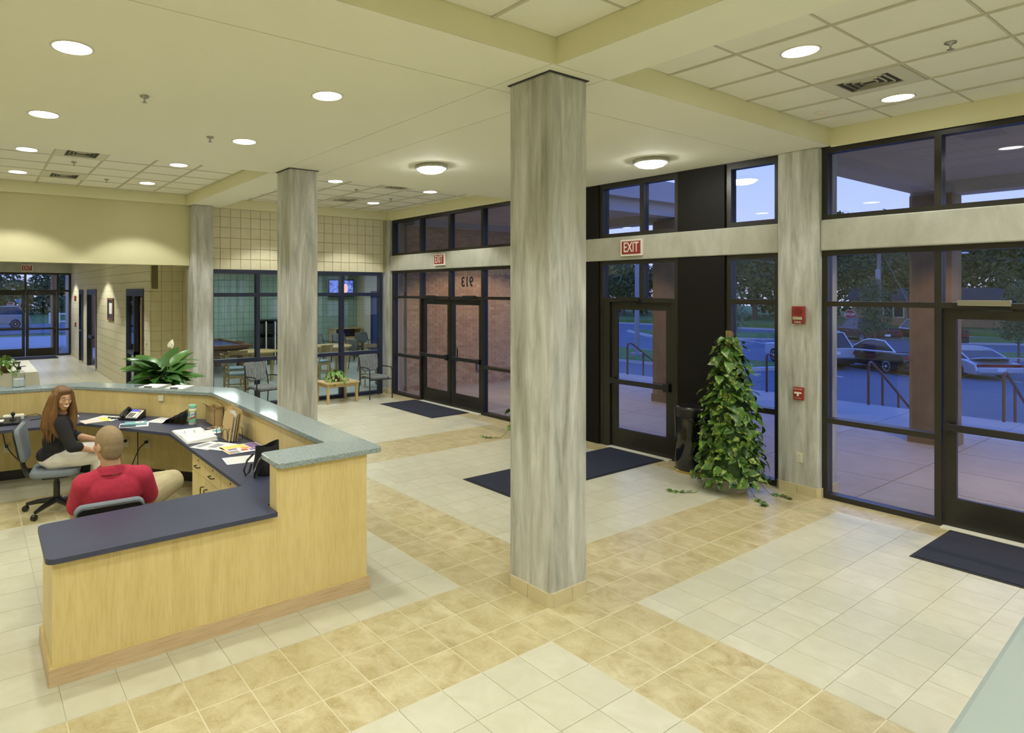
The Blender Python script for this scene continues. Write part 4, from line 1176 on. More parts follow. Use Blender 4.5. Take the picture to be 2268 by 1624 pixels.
# plates on the inside of the counter wall
ID = math.atan2(7.42-8.87, 2.44-1.14)
RD = Matrix.Rotation(ID, 4, 'Z') @ MY
o1_ = outlet((1.625,8.322,.415), RD, 'power outlet under the worktop left of the black plug', True)
o2_ = outlet((1.825,8.098,.42), RD, 'power outlet with black plug below the telephone', True)
o3_ = outlet((.377,8.948,.39), Matrix.Rotation(math.radians(-6), 4, 'Z') @ MY, 'power outlet below the joystick controller', True)
e = empty('door_release', (1.955,7.955,.99), ID, 'small ivory button plate under the raised counter', 'switch'); B('plate', MT['ivory'], e, (-.035,-.02,-.035,.035,0,.035), bevel=.003); B('button', MT['white_p'], e, (-.012,-.026,-.03,.012,-.02,-.01))
for par, pts in ((o2_, [(1.80,8.06,.45),(1.72,8.03,.40),(1.66,8.0,.30),(1.62,8.0,.20),(1.62,8.01,.02)]),
                 (o1_, [(1.72,8.16,.725),(1.72,8.15,.4),(1.715,8.13,.02)]),
                 (o3_, [(.377,8.90,.41),(.42,8.86,.34),(.55,8.78,.18),(.75,8.7,.03),(.9,8.6,.012)]),
                 (o3_, [(.36,8.90,.43),(.34,8.92,.55),(.30,8.95,.72)])):
    MB().tube([Vector(p)-par.location for p in pts], .006, 6).build('cord', MT['black_plastic'], par, smooth=True)
# ------------------------------------------------------------------ plants
def leaf_mesh(L, W, heart=.18, cup=.25, droop=.35, n=6):
    """one leaf: stalk end at the origin, tip along +x, face up +z"""
    vs = []; fs = []
    for i in range(n+1):
        t = i/n
        w = W*math.sin(PI*min(1, t**.62*.98+.02))**.8 if i not in (0, n) else (0.12*W if i == 0 else 0)
        x = L*t; z = -droop*L*t*t
        xb = x-(heart*L*(1-t)**3 if 0 < i < 3 else 0)
        vs += [(xb, -w/2, z+cup*w*.5), (x, 0, z), (xb, w/2, z+cup*w*.5)]
    for i in range(n):
        a = i*3; b = a+3
        fs += [(a, a+1, b+1, b), (a+1, a+2, b+2, b+1)]
    m = MB().add(vs, fs); return m
def mk_leaf(name, matl, *a, **k):
    me = leaf_mesh(*a, **k).mesh(name); me.materials.append(matl); me.shade_smooth(); return me
def leaf_at(me, parent, p, d, up, name='leaf', s=1.0):
    d = Vector(d).normalized(); up = Vector(up); y = up.cross(d).normalized(); z = d.cross(y)
    o = obj(name, me, parent)
    M = Matrix(((d.x,y.x,z.x,p[0]),(d.y,y.y,z.y,p[1]),(d.z,y.z,z.z,p[2]),(0,0,0,1)))
    o.matrix_local = M @ Matrix.Scale(s, 4)
    return o
rnd = random.Random(11)
IVY = [mk_leaf('leaf', MT['leaf'], .14, .10), mk_leaf('leaf', MT['leaf'], .125, .095, .2, .3, .5), mk_leaf('leaf', MT['leaf'], .115, .085, .15, .2, .25)]
def climbing_plant(x, y, label, n=295, h=1.70, rb=.40):
    e = empty('climbing_plant', (x,y,0), 0, label, 'potted plant')
    MB().lathe([(.17,0),(.185,.02),(.215,.26),(.225,.30),(.205,.30),(.20,.27),(0,.27)], 28).build('pot', MT['pot_grey'], e, smooth=True)
    B('climbing_post', MT['bark'], e, (-.035,-.03,.2,.0,.03,h+.14), (-.0,-.025,.2,.035,.025,h+.12))
    pr = []
    for k in range(11):
        t = k/10; r = (rb*.72)*(1-t)**.85+.025
        pr.append([(r*math.cos(a)*(1+.12*math.sin(5*a+k)), r*math.sin(a)*(1+.12*math.sin(4*a+2*k)), .16+t*(h-.2)) for a in [2*PI*q/14 for q in range(14)]])
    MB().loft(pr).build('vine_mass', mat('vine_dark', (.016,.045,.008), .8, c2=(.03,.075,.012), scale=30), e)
    vs = []; fs = []
    for k in range(int(n*1.6)):
        z = rnd.uniform(.12, h-.1); a = rnd.uniform(0, 2*PI); r = rb*(1-min(.97,(z-.1)/h))**.8*.86+.03
        o = Vector((math.cos(a), math.sin(a), 0)); d = (o*rnd.uniform(.1,.8)+Vector((rnd.uniform(-.8,.8),rnd.uniform(-.8,.8),rnd.uniform(-1,.2)))).normalized()
        y_ = (o*.8+Vector((0,0,.6))).cross(d).normalized(); p = o*r*.9+Vector((0,0,z)); L = rnd.uniform(.08,.13); b = len(vs)
        zz = d.cross(y_)
        vs += [p, p+d*L*.35-y_*L*.38+zz*.012, p+d*L*.4, p+d*L*.35+y_*L*.38+zz*.012, p+d*L-zz*L*.15]; fs += [(b,b+1,b+2), (b,b+2,b+3), (b+1,b+4,b+2), (b+2,b+4,b+3)]
    MB().add(vs, fs).build('inner_leaves', MT['leaf'], e)['kind'] = 'stuff'
    for k in range(n):
        t = (k+.5)/n; z = .19+(1-(1-t)**1.0)*(h-.11); z += rnd.uniform(-.04,.04)
        a = k*2.39996+rnd.uniform(-.3,.3); tt = min(.98, max(0, (z-.1)/h))
        r = rb*(1-tt)**.8*.92+.05+rnd.uniform(-.06,.09)
        o = Vector((math.cos(a), math.sin(a), 0)); tg = Vector((-math.sin(a), math.cos(a), 0))
        d = o*rnd.uniform(.2,1.0)+Vector((0,0,-1))*rnd.uniform(-.15,.9)+tg*rnd.uniform(-1.2,1.2)
        leaf_at(rnd.choice(IVY), e, o*r*.82+Vector((0,0,z)), d, o*rnd.uniform(.3,1)+Vector((rnd.uniform(-.4,.4),rnd.uniform(-.4,.4),rnd.uniform(.3,1.1))), s=rnd.uniform(.6,1.15))
    for a, L in ((2.6,.55),(-1.35,.40),(4.1,.40),(-.35,.16)):
        pts = []
        for q in range(9):
            t = q/8; rr = .2+L*t; pts.append((rr*math.cos(a+.25*math.sin(3*t)), rr*math.sin(a+.25*math.sin(3*t)), max(.008, .26*(1-t*2.1))))
        MB().tube(pts, .004, 5).build('vine', MT['stem'], e, smooth=True)
        for q in (5, 6, 7, 8):
            leaf_at(rnd.choice(IVY), e, Vector(pts[q])+Vector((0,0,.012)), (math.cos(a+q), math.sin(a+q), -.05), (0,0,1), s=.6)
    return e
climbing_plant(7.34,3.86,'tall climbing ivy on a wooden post in a grey pot by the window')
climbing_plant(7.36,7.05,'second climbing plant peeking out behind the middle column', 70, 1.0, .30)

POT = [mk_leaf('leaf', MT['leaf_light'], .10, .07), mk_leaf('leaf', MT['leaf_light'], .085, .06, .2, .3, .6)]
def bushy_plant(x, y, z, label, n, R, H, potr=.09, poth=.12, matl='pot_brown', drop=.1):
    e = empty('bushy_plant', (x,y,z), 0, label, 'potted plant')
    MB().lathe([(potr*.75,0),(potr*.8,.01),(potr,poth),(potr*.93,poth),(potr*.9,poth-.015),(0,poth-.015)], 20).build('pot', MT[matl], e, smooth=True)
    for k in range(n):
        a = k*2.39996; u = rnd.random(); r = R*math.sqrt(u)
        zz = poth+H*(1-u)*rnd.uniform(.55,1)-drop*u*u
        o = Vector((math.cos(a), math.sin(a), 0))
        st = MB().tube([(0,0,poth-.02),(o.x*r*.5,o.y*r*.5,max(poth,zz*.9)+.02),(o.x*r,o.y*r,zz)], .0025, 4)
        if k % 4 == 0: st.build('stem', MT['stem'], e)
        leaf_at(rnd.choice(POT), e, (o.x*r,o.y*r,max(zz,.015)), o*rnd.uniform(.4,1)+Vector((0,0,-rnd.uniform(.1,.8))), o*.4+Vector((0,0,1)), s=rnd.uniform(.8,1.3))
    return e

def peace_lily(x, y, label):
    e = empty('peace_lily', (x,y,0), 0, label, 'potted plant')
    MB().lathe([(.15,0),(.16,.02),(.20,.44),(.21,.46),(.19,.46),(.18,.43),(0,.43)], 24).build('pot', MT['pot_grey'], e, smooth=True)
    LV = [mk_leaf('leaf', MT['leaf_dark'], .40, .20, 0, .22, .45, 8), mk_leaf('leaf', MT['leaf_dark'], .35, .18, 0, .22, .7, 8), mk_leaf('leaf', MT['leaf_dark'], .44, .20, 0, .2, .3, 8)]
    for k in range(60):
        a = k*2.39996+.5; el = rnd.uniform(.05,1.1); o = Vector((math.cos(a), math.sin(a), 0))
        L0 = rnd.uniform(.10,.30)*(1.25 if el > .7 else .8)
        b = o*math.cos(el)*L0*.7+Vector((0,0,.68+math.sin(el)*L0+.10))
        if k % 3 == 0: MB().tube([(0,0,.43),tuple(b*.5+Vector((0,0,.25))),tuple(b)], .006, 5).build('stem', MT['stem'], e)
        leaf_at(LV[k % 3], e, b, o*math.cos(el*.8)+Vector((0,0,math.sin(el*.8))), Vector((-.25,-.45,1))-o*.3+Vector((-o.y,o.x,0))*rnd.uniform(-.5,.5), s=rnd.uniform(.9,1.35))
    MB().tube([(0,0,.43),(.05,-.02,.9),(.10,-.03,1.40)], .006, 6).build('flower_stem', MT['stem'], e)
    f = leaf_at(mk_leaf('flower', MT['petal'], .15, .10, .1, .4, .1, 7), e, (.10,-.03,1.37), (.25,.0,.9), (-.4,-.9,.2), 'flower')
    MB().tube([(.105,-.04,1.38),(.125,-.05,1.44)], .009, 6).build('spadix', MT['petal'], e, smooth=True)
peace_lily(2.62,10.55,'large leafy peace lily with one white flower behind the counter')

# ------------------------------------------------------------------ lobby furniture
def armchair(x, y, rz, label, arms=True, group=None):
    e = empty('waiting_chair', (x,y,0), rz, label, 'chair', group)
    R90 = Matrix(((1,0,0,0),(0,0,1,0),(0,1,0,0),(0,0,0,1)))
    seat = round_poly([(-.25,-.25),(.25,-.25),(.22,.22),(-.22,.22)], [.09,.09,.05,.05], 5)
    MB().prism(seat, .42, .48).build('seat', MT['fabric'], e, bevel=.02, seg=3, smooth=True)
    bk = round_poly([(-.22,.0),(.22,.0),(.25,.36),(-.25,.36)], [.13,.13,.05,.05], 6)
    M = Matrix.Translation((0,.21,.56)) @ Matrix.Rotation(math.radians(-12), 4, 'X') @ R90
    MB().prism(bk, 0, .045, M).build('backrest', MT['fabric'], e, bevel=.015, seg=3, smooth=True)
    r = .0125
    for s in (-1, 1):
        x1 = s*.285
        if arms:
            MB().tube([(x1,-.235,.0),(x1,-.235,.56),(x1,-.225,.63),(x1,-.19,.66),(x1,-.05,.665),(x1*.97,.12,.655),(x1*.93,.22,.64)], r, 8).build('front_leg', MT['black_metal'], e, smooth=True)
        else:
            MB().tube([(x1*.85,-.22,0),(x1*.85,-.2,.42)], r, 8).build('front_leg', MT['black_metal'], e, smooth=True)
        MB().tube([(x1*.95,.27,0),(x1*.90,.21,.42),(x1*.88,.235,.62),(x1*.80,.285,.86)], r, 8).build('rear_leg', MT['black_metal'], e, smooth=True)
    MB().tube([(-.28,-.20,.41),(.28,-.20,.41)], r*.9, 8).tube([(-.26,.19,.41),(.26,.19,.41)], r*.9, 8).build('seat_rail', MT['black_metal'], e, smooth=True)
    return e
armchair(7.29,11.46,0,'patterned grey armchair beside the little wooden table')
armchair(4.70,11.42,math.radians(10),'patterned grey armchair just left of the counter column')

e = empty('side_table', (6.37,11.50,0), 0, 'low light wood table with a green plant on it', 'table')
B('table_top', MT['light_wood'], e, (-.39,-.29,.40,.39,.29,.43), bevel=.008); m = MB().box(-.34,-.24,.33,.34,-.22,.40).box(-.34,.22,.33,.34,.24,.40).box(-.34,-.24,.33,-.32,.24,.40).box(.32,-.24,.33,.34,.24,.40); m.build('apron', MT['light_wood'], e)
for sx in (-1, 1):
    for sy in (-1, 1): B('leg', MT['light_wood'], e, (sx*.335-.025,sy*.235-.025,0,sx*.335+.025,sy*.235+.025,.40), bevel=.004)
bushy_plant(6.34,11.50,.43,'bright green trailing plant on the low wooden table', 62, .26, .17, .10, .09)

e = empty('trash_can', (7.655,4.52,0), 0, 'glossy black trash can with brass foot ring behind the ivy', 'trash can')
MB().lathe([(.182,.03),(.185,.04),(.185,.70),(.180,.71)], 32).build('body', MT['black_gloss'], e, smooth=True)
MB().lathe([(.188,0),(.192,.005),(.192,.028),(.186,.032)], 32).build('foot_ring', MT['brass'], e, smooth=True)
MB().lathe([(.192,.71),(.195,.72),(.195,.80),(.19,.815),(.16,.835),(.15,.83),(0,.83)], 32).build('lid', MT['black_plastic'], e, smooth=True)

# hall table
e = empty('draped_table', (.70,15.1,0), 0, 'long table under a white cloth in the hallway', 'table')
B('table_top', MT['light_wood'], e, (-.38,-1.22,.70,.38,1.22,.735)); 
for sx in (-1, 1):
    for sy in (-1, 1): MB().tube([(sx*.3,sy*1.0,0),(sx*.3,sy*1.0,.70)], .015, 8).build('leg', MT['black_metal'], e)
rings = []
for z, o in ((.745,.385),(.742,.40),(.60,.415),(.30,.43),(.06,.44)):
    r_ = []
    for k in range(72):
        t = k/72*4; sd = int(t); f = t-sd; X = o; Yy = o+.84
        p = [(-X+2*X*f,-Yy),(X,-Yy+2*Yy*f),(X-2*X*f,Yy),(-X,Yy-2*Yy*f)][sd]
        wv = (.745-z)*.05*math.sin(k*2.2)
        nx, ny = [(0,-1),(1,0),(0,1),(-1,0)][sd]
        r_.append((p[0]+nx*wv, p[1]+ny*wv, z))
    rings.append(r_)
m = MB().loft(rings, cap=False); m.add(rings[0], [tuple(range(72))])
o = m.build('tablecloth', MT['cloth'], None, smooth=True, loc=(.70,15.1,0)); tag(o, 'white cloth draped over the hallway table', 'tablecloth')
bushy_plant(.58,14.05,.747,'bright green trailing plant on the white tablecloth', 58, .22, .24, .09, .12, 'pot_brown', .12)
e = empty('pen', (.90,14.9,.747), .3, 'dark pen lying on the white tablecloth', 'pen'); MB().tube([(-.08,0,.008),(.06,0,.008)], .008, 8).build('barrel', MT['ink'], e); MB().tube([(.06,0,.008),(.08,0,.008)], [.008,.002], 8).build('tip', MT['nickel'], e)

# foreground balustrade at the lower right
pf = B('half_wall', MT['fg'], None, (1.90,-2.9,0,4.35,.66,.85), bevel=.02)
me = pf.data
for v in me.vertices:
    if v.co.y > 0: v.co.y = .665+(v.co.x-1.95)*.047
tag(pf, 'grey green painted half wall cut by the lower right corner', 'half wall', kind='structure')

# ------------------------------------------------------------------ office chairs
def office_chair(x, y, rz, label, seat_z=.47, back_z=(.52,.78), tilt=10):
    """faces local +x"""
    e = empty('office_chair', (x,y,0), rz, label, 'office chair')
    for k in range(5):
        a = 2*PI*k/5+.35; c, s = math.cos(a), math.sin(a)
        arm = MB().tube([(c*.04,s*.04,.115),(c*.18,s*.18,.10),(c*.30,s*.30,.075)], [.032,.026,.018], 8).build('base_arm', MT['black_plastic'], e, smooth=True)
        M = Matrix.Translation((c*.31,s*.31,.03)) @ Matrix.Rotation(a, 4, 'Z') @ Matrix.Rotation(PI/2, 4, 'X')
        MB().lathe([(.012,-.022),(.03,-.02),(.03,.02),(.012,.022)], 14, M).build('caster', MT['black_plastic'], arm, smooth=True)
    MB().lathe([(.05,.10),(.05,.14),(.032,.15),(.032,.30),(.024,.30),(.024,seat_z-.08)], 16).build('gas_column', MT['black_plastic'], e, smooth=True)
    B('mechanism', MT['black_plastic'], e, (-.13,-.08,seat_z-.10,.12,.08,seat_z-.05), bevel=.01)
    sp = round_poly([(-.23,-.23),(.23,-.24),(.23,.24),(-.23,.23)], [.09,.12,.12,.09], 6)
    MB().prism(sp, seat_z-.05, seat_z+.02).build('seat', MT['seat_grey'], e, bevel=.025, seg=3, smooth=True)
    MB().tube([(-.10,0,seat_z-.07),(-.27,0,seat_z-.05),(-.31,0,seat_z+.06),(-.31,0,back_z[0]+.12)], [.03,.03,.025,.02], 8).build('back_bracket', MT['black_plastic'], e, smooth=True)
    R = Matrix(((0,0,1,0),(1,0,0,0),(0,1,0,0),(0,0,0,1)))
    h = back_z[1]-back_z[0]
    bp = round_poly([(-.20,0),(.20,0),(.25,h),(-.25,h)], [.09,.09,.06,.06], 6)
    M = Matrix.Translation((-.30,0,back_z[0])) @ Matrix.Rotation(math.radians(-tilt), 4, 'Y') @ R
    MB().prism(bp, .0, .05, M).build('backrest', MT['seat_grey'], e, bevel=.018, seg=3, smooth=True)
    bp2 = round_poly([(-.19,.015),(.19,.015),(.238,h-.012),(-.238,h-.012)], [.09,.09,.06,.06], 6)
    MB().prism(bp2, -.018, .0, M).build('back_shell', MT['black_plastic'], e, bevel=.006, smooth=True)
    return e
office_chair(.86,5.24,math.radians(88),'grey office chair the man in red sits on', .46, (.50,.775))
office_chair(.76,7.42,math.radians(-12),'blue grey office chair the woman sits on', .45, (.56,.92))

# ------------------------------------------------------------------ game room
e = empty('pool_table', (5.80,17.95,0), 0, 'pool table with dark blue cloth in the game room', 'pool table')
B('bed', MT['pool'], e, (-.62,-1.15,.74,.62,1.15,.775))
for bx_ in ((-.76,-1.30,-.62,1.30),(.62,-1.30,.76,1.30)): B('side_rail', MT['pot_brown'], e, (bx_[0],bx_[1],.73,bx_[2],bx_[3],.82), bevel=.01)
for s in (-1, 1): B('end_rail', MT['pot_brown'], e, (-.62,s*1.225-.075,.73,.62,s*1.225+.075,.82), bevel=.01)
B('apron', MT['pot_brown'], e, (-.66,-1.2,.48,.66,1.2,.73))
for sx in (-1, 1):
    for sy in (-1, 1): B('leg', MT['pot_brown'], e, (sx*.52-.08,sy*.95-.08,0,sx*.52+.08,sy*.95+.08,.48), bevel=.02)
e = empty('pool_cue', (6.46,18.0,.838), math.radians(97), 'pale pool cue resting along the table rail', 'pool cue'); MB().tube([(-.70,0,.0),(-.2,0,0)], [.016,.013], 8).build('butt', MT['pot_brown'], e); MB().tube([(-.2,0,0),(.62,0,0)], [.013,.007], 8).build('shaft', MT['light_wood'], e)

def round_table(x, y, label, r=.5):
    e = empty('round_table', (x,y,0), 0, label, 'table')
    MB().lathe([(r-.01,.73),(r,.735),(r,.765),(r-.01,.77)], 36).build('table_top', MT['light_wood'], e, smooth=True)
    B('apron', MT['light_wood'], e, (-.30,-.30,.58,.30,.30,.73)); 
    for sx in (-1, 1):
        for sy in (-1, 1): B('leg', MT['light_wood'], e, (sx*.27-.035,sy*.27-.035,0,sx*.27+.035,sy*.27+.035,.60))
round_table(6.18,15.35,'round light wood table in front of the pool table')
round_table(8.55,15.7,'round light wood table under the television', .55)

def wood_chair(x, y, rz, label, sh=.47):
    e = empty('wooden_chair', (x,y,0), rz, label, 'chair')
    W = MT['light_wood']
    for s in (-1, 1):
        B('front_leg', W, e, (s*.20-.02,-.22,0,s*.20+.02,-.18,sh-.02)); MB().tube([(s*.21,.24,0),(s*.20,.20,sh),(s*.215,.27,sh+.44)], .021, 6).build('rear_leg', W, e, smooth=True)
        B('side_stretcher', W, e, (s*.20-.012,-.18,.2,s*.20+.012,.2,.23))
    B('seat_frame', W, e, (-.22,-.22,sh-.07,.22,.22,sh-.01)); B('seat', MT['seat_blue'], e, (-.225,-.23,sh-.01,.225,.215,sh+.035), bevel=.018)
    B('front_stretcher', W, e, (-.2,-.21,.24,.2,-.19,.27))
    for z0, z1 in ((sh+.36,sh+.45),(sh+.20,sh+.25)):
        rr = [[(x_, .235+.06*(z0-sh)/.45+.04*(1-(x_/.21)**2)+t, z) for x_ in (-.21,-.1,0,.1,.21)] for z, t in ((z0,0),(z1,.015))]
        rr += [[(p[0], p[1]+.02, p[2]) for p in rr[1]], [(p[0], p[1]+.02, p[2]) for p in rr[0]]]
        vs = [p for q in rr for p in q]; fs = []
        for i in range(4):
            for j in range(4): fs.append((i*5+j, i*5+j+1, ((i+1)%4)*5+j+1, ((i+1)%4)*5+j))
        MB().add(vs, fs).build('back_slat', W, e)
wood_chair(5.20,14.35,math.radians(175),'wooden chair with blue seat nearest the hallway column')
wood_chair(6.55,13.9,math.radians(-60),'wooden chair partly hidden behind the counter column')
wood_chair(7.55,14.6,math.radians(200),'wooden chair seen right of the counter column')
wood_chair(8.10,12.95,math.radians(165),'wooden chair by the partition behind the patterned armchair', .60)
wood_chair(4.90,13.4,math.radians(80),'wooden chair at the left end of the partition')
for x, y, a, lb in ((10.1,17.85,0,'patterned armchair below the television'),(11.0,17.9,0,'patterned armchair in the far game room corner'),(9.4,18.1,0,'patterned armchair against the green wall'),(9.52,15.75,math.radians(90),'patterned armchair between round table and partition'),(10.35,15.15,math.radians(100),'patterned armchair near the blue door')):
    armchair(x, y, a, lb)
e = empty('wood_cabinet', (10.85,19.0,0), 0, 'low wooden cabinet in the corner under the television', 'cabinet')
m = MB().box(-.52,-.25,0,-.49,.25,1.0).box(.49,-.25,0,.52,.25,1.0).box(-.49,.22,0,.49,.25,1.0).box(-.49,-.25,.0,.49,.22,.72); m.build('body', MT['light_wood'], e); B('top', MT['light_wood'], e, (-.54,-.27,1.0,.54,.25,1.03)); B('shelf_back', MT['ink'], e, (-.49,.20,.72,.49,.22,1.0))
e = empty('television', (10.72,19.10,2.42), 0, 'wall mounted television showing a bright blue picture', 'television')
B('bezel', MT['black_plastic'], e, (-.50,-.06,-.32,.50,.0,.29), bevel=.01); B('wall_bracket', MT['black_metal'], e, (-.12,.0,-.15,.12,.195,.15))
tvm, nt, bs = _new('tv_picture')
n_, _ = _noise(nt, 9, 5, .7); cr = nt.nodes.new('ShaderNodeValToRGB'); cr.color_ramp.elements[0].position = .35; cr.color_ramp.elements[0].color = (.01,.03,.30,1); cr.color_ramp.elements[1].position = .62; cr.color_ramp.elements[1].color = (.25,.35,1.0,1)
q_ = cr.color_ramp.elements.new(.72); q_.color = (1.0,.75,.8,1); nt.links.new(n_.outputs['Fac'], cr.inputs[0]); nt.links.new(cr.outputs[0], bs.inputs['Emission Color']); bs.inputs['Emission Strength'].default_value = 1.3; bs.inputs['Base Color'].default_value = (.01,.01,.02,1)
B('screen', tvm, e, (-.465,-.064,-.25,.465,-.06,.25)); MB().ell((.16,-.064,-.03), (.10,.004,.17), 20, 10).build('screen_figure', emit('tv_pink', (1.0,.55,.55), 1.0), e)
e = empty('storage_rack', (7.95,18.6,0), 0, 'black shelving rack with white posts against the green wall', 'rack')
for z in (.12,.55,.98,1.38): B('shelf', MT['black_metal'], e, (-.42,-.28,z,.42,.28,z+.03))
for x in (-.30,.0,.30): MB().tube([(x,-.27,0),(x,-.27,1.36)], .022, 8).build('post', MT['white_p'], e)
B('back_panel', MT['black_plastic'], e, (-.42,.26,.1,.42,.28,1.40)); 
for z in (.15,.58,1.01): B('crate', MT['black_plastic'], e, (-.38,-.20,z,.38,.24,z+.28), bevel=.02)
e = empty('door_12', (11.50,17.75,0), 0, 'dark blue door in the end wall of the game room', 'door', kind='structure'); B('leaf', MT['blue_door'], e, (-.03,-.45,0,0,.45,2.2)); B('door_frame', MT['navy'], e, (-.05,-.55,0,0,-.45,2.3), (-.05,.45,0,0,.55,2.3), (-.05,-.55,2.2,0,.55,2.3))
# ------------------------------------------------------------------ outside: porch, canopy, brick wing
GZ = -1.40
po = B('porch_slab', MT['walk'], None, (8.03,-6,-1.4,15.2,11.80,-.01)); tag(po, 'concrete porch floor outside the entrance', 'porch', kind='structure')
items = []
for i in range(5):
    for j in range(12):
        x0 = 8.06+i*1.2; y0 = -5.9+j*1.47; items.append((x0+.006,y0+.006,-.012,min(x0+1.2,13.2)-.006,y0+1.464,0,MT['porch']))
for j in range(12): items.append((13.206,-5.9+j*1.47+.006,-.012,15.2,-5.9+j*1.47+1.464,0,MT['walk']))
pieces(po, items, 'paving_slab', 'paving_field', 100, 10)
st = empty('entrance_steps', (15.2,4,0), 0, 'concrete steps going down from the porch', 'steps', kind='structure')
for k in range(8): B('step', MT['walk'], st, (k*.3,-10,GZ,(k+1)*.3,7.8,-.165*(k+1)))
bw = B('wall_brick', MT['mortar'], None, (8.32,11.735,0,15.0,11.80,4.3), (8.03,11.79,0,15.0,12.08,4.3)); tag(bw, 'red brick wing wall seen through the double doors', 'wall', kind='structure')
items = []
for r in range(38):
    z0 = r*.0705; off = .105 if r % 2 else 0; x = 8.33-off
    while x < 15.0:
        a = max(x, 8.33); b = min(x+.2, 14.99)
        if b-a > .03: items.append((a, 11.730, z0+.004, b-.010, 11.745, z0+.063, MT['brick']))
        x += .21
for k in range(95):
    items.append((8.33+k*.07, 11.728, 2.69, 8.33+k*.07+.06, 11.745, 2.885, MT['brick']))
for r in range(14):
    z0 = 2.895+r*.0705; off = .105 if r % 2 else 0; x = 8.33-off
    while x < 15.0:
        a = max(x, 8.33); b = min(x+.2, 14.99)
        if b-a > .03: items.append((a, 11.730, z0+.004, b-.010, 11.745, z0+.063, MT['brick']))
        x += .21
pieces(bw, items, 'brick', 'brick_field', 300, 5)
e = empty('card_reader', (10.6,11.715,1.75), 0, 'grey intercom box on the brick wall outside', 'intercom'); B('case', MT['steel'], e, (-.07,-.06,-.09,.07,0,.09), bevel=.01); B('face', MT['black_plastic'], e, (-.05,-.066,-.05,.05,-.06,.07))
e = empty('utility_box', (10.5,11.715,.45), 0, 'small grey outlet box low on the brick wall outside', 'utility box'); B('case', MT['steel'], e, (-.09,-.05,-.09,.09,0,.09), bevel=.008); B('cover', MT['nickel'], e, (-.075,-.056,-.075,.075,-.05,.075))

def canopy(y0, y1, label):
    e = empty('entrance_canopy', (0,0,0), 0, label, 'canopy', kind='structure')
    B('soffit', MT['canopy'], e, (8.05,y0,3.92,12.5,y1,4.05)); B('roof', MT['fascia'], e, (8.0,y0-.15,4.05,12.7,y1+.15,4.45))
    B('front_beam', MT['fascia'], e, (11.98,y0,3.74,12.38,y1,3.92)); B('side_beam', MT['fascia'], e, (8.3,y0,3.80,11.98,y0+.3,3.92), (8.3,y1-.3,3.80,11.98,y1,3.92))
    return e
canopy(-6,3.55,'flat canopy over the nearest entrance'); canopy(7.35,11.70,'flat canopy beside the brick wing')
for x, y, lb in ((12.17,3.30,'tan stucco porch column outside the nearest entrance'),(12.10,7.60,'tan stucco porch column outside the single glass door')):
    e = empty('porch_column', (x,y,0), 0, lb, 'column', kind='structure'); B('shaft', MT['stucco'], e, (-.22,-.25,0,.22,.25,3.75)); B('plinth', MT['stucco'], e, (-.24,-.27,0,.24,.27,.16))
_cs = lamp_data('SPOT', 620, col=(1.0,.66,.42), ang=130)
for x, y, lb in ((10.2,1.6,'canopy downlight outside the nearest entrance'),(10.2,9.6,'canopy downlight beside the brick wing'),(10.2,-2.4,'canopy downlight beyond the right edge')):
    can(x, y, 3.92, lb, None, _cs)

# handrails on the steps
def handrail(y, label, n=3):
    e = empty('stair_handrail', (15.2,y,0), 0, label, 'handrail')
    MB().tube([(-.1,0,0),(-.1,0,.78),(-.06,0,.84),(.04,0,.86),(.14,0,.82),(1.2,0,.24),(2.35,0,-.40),(2.42,0,-.5),(2.42,0,GZ)], .024, 8).build('rail', MT['rust'], e, smooth=True)
    for x, z0, z1 in ((.62,-.49,.56),(1.5,-.99,.07)): MB().tube([(x,0,z0),(x,0,z1)], .022, 8).build('post', MT['rust'], e)
handrail(5.15,'rust red handrail in front of the black sedan'); handrail(3.15,'rust red handrail in front of the silver sports car'); handrail(7.1,'rust red handrail beside the climbing ivy'); handrail(10.75,'rust red handrail seen through the single glass door')

# ------------------------------------------------------------------ ground
def flat(name, poly, m, z0, z1, label=None, cat=None, parent=None, kind=None):
    o = MB().prism(poly, z0, z1).build(name, MT[m], parent)
    if label: tag(o, label, cat, kind=kind)
    return o
flat('parking_lot', [(15,-60),(140,-60),(140,120),(15,120)], 'asphalt', GZ-.3, GZ, 'asphalt parking lot outside', 'parking lot', kind='structure')
def island(poly, label, rad=.8):
    e = empty('grass_island', (0,0,GZ), 0, label, 'grass island', kind='structure')
    MB().prism(round_poly(poly, rad, 5), 0, .15).build('kerb', MT['kerb'], e)
    cx = sum(p[0] for p in poly)/len(poly); cy = sum(p[1] for p in poly)/len(poly)
    inn = [(p[0]+(cx-p[0])/math.hypot(cx-p[0],cy-p[1])*.5, p[1]+(cy-p[1])/math.hypot(cx-p[0],cy-p[1])*.5) for p in poly]
    MB().prism(round_poly(inn, rad*.7, 5), .1, .19).build('turf', MT['grass'], e)
    return e
island([(28.5,15.2),(33.0,13.6),(34.5,24),(31,36),(27.5,36)],'near grass strip with lamp post and sapling')
island([(41,15.0),(52,2.5),(54,4.0),(44,17.6),(41.5,17.0)],'grass strip behind the parked cars')
island([(45,30),(62,8),(66,12),(50,36)],'long grass verge beside the street')
island([(38,1.5),(47,-8),(49,-6.5),(40.5,3.0)],'grass island behind the sports car')
bank = flat('far_lawn', [(68,-40),(140,-40),(140,120),(60,120),(62,40),(66,10)], 'grass', GZ-.2, GZ+.5, 'wide lawn across the street', 'lawn', kind='structure')
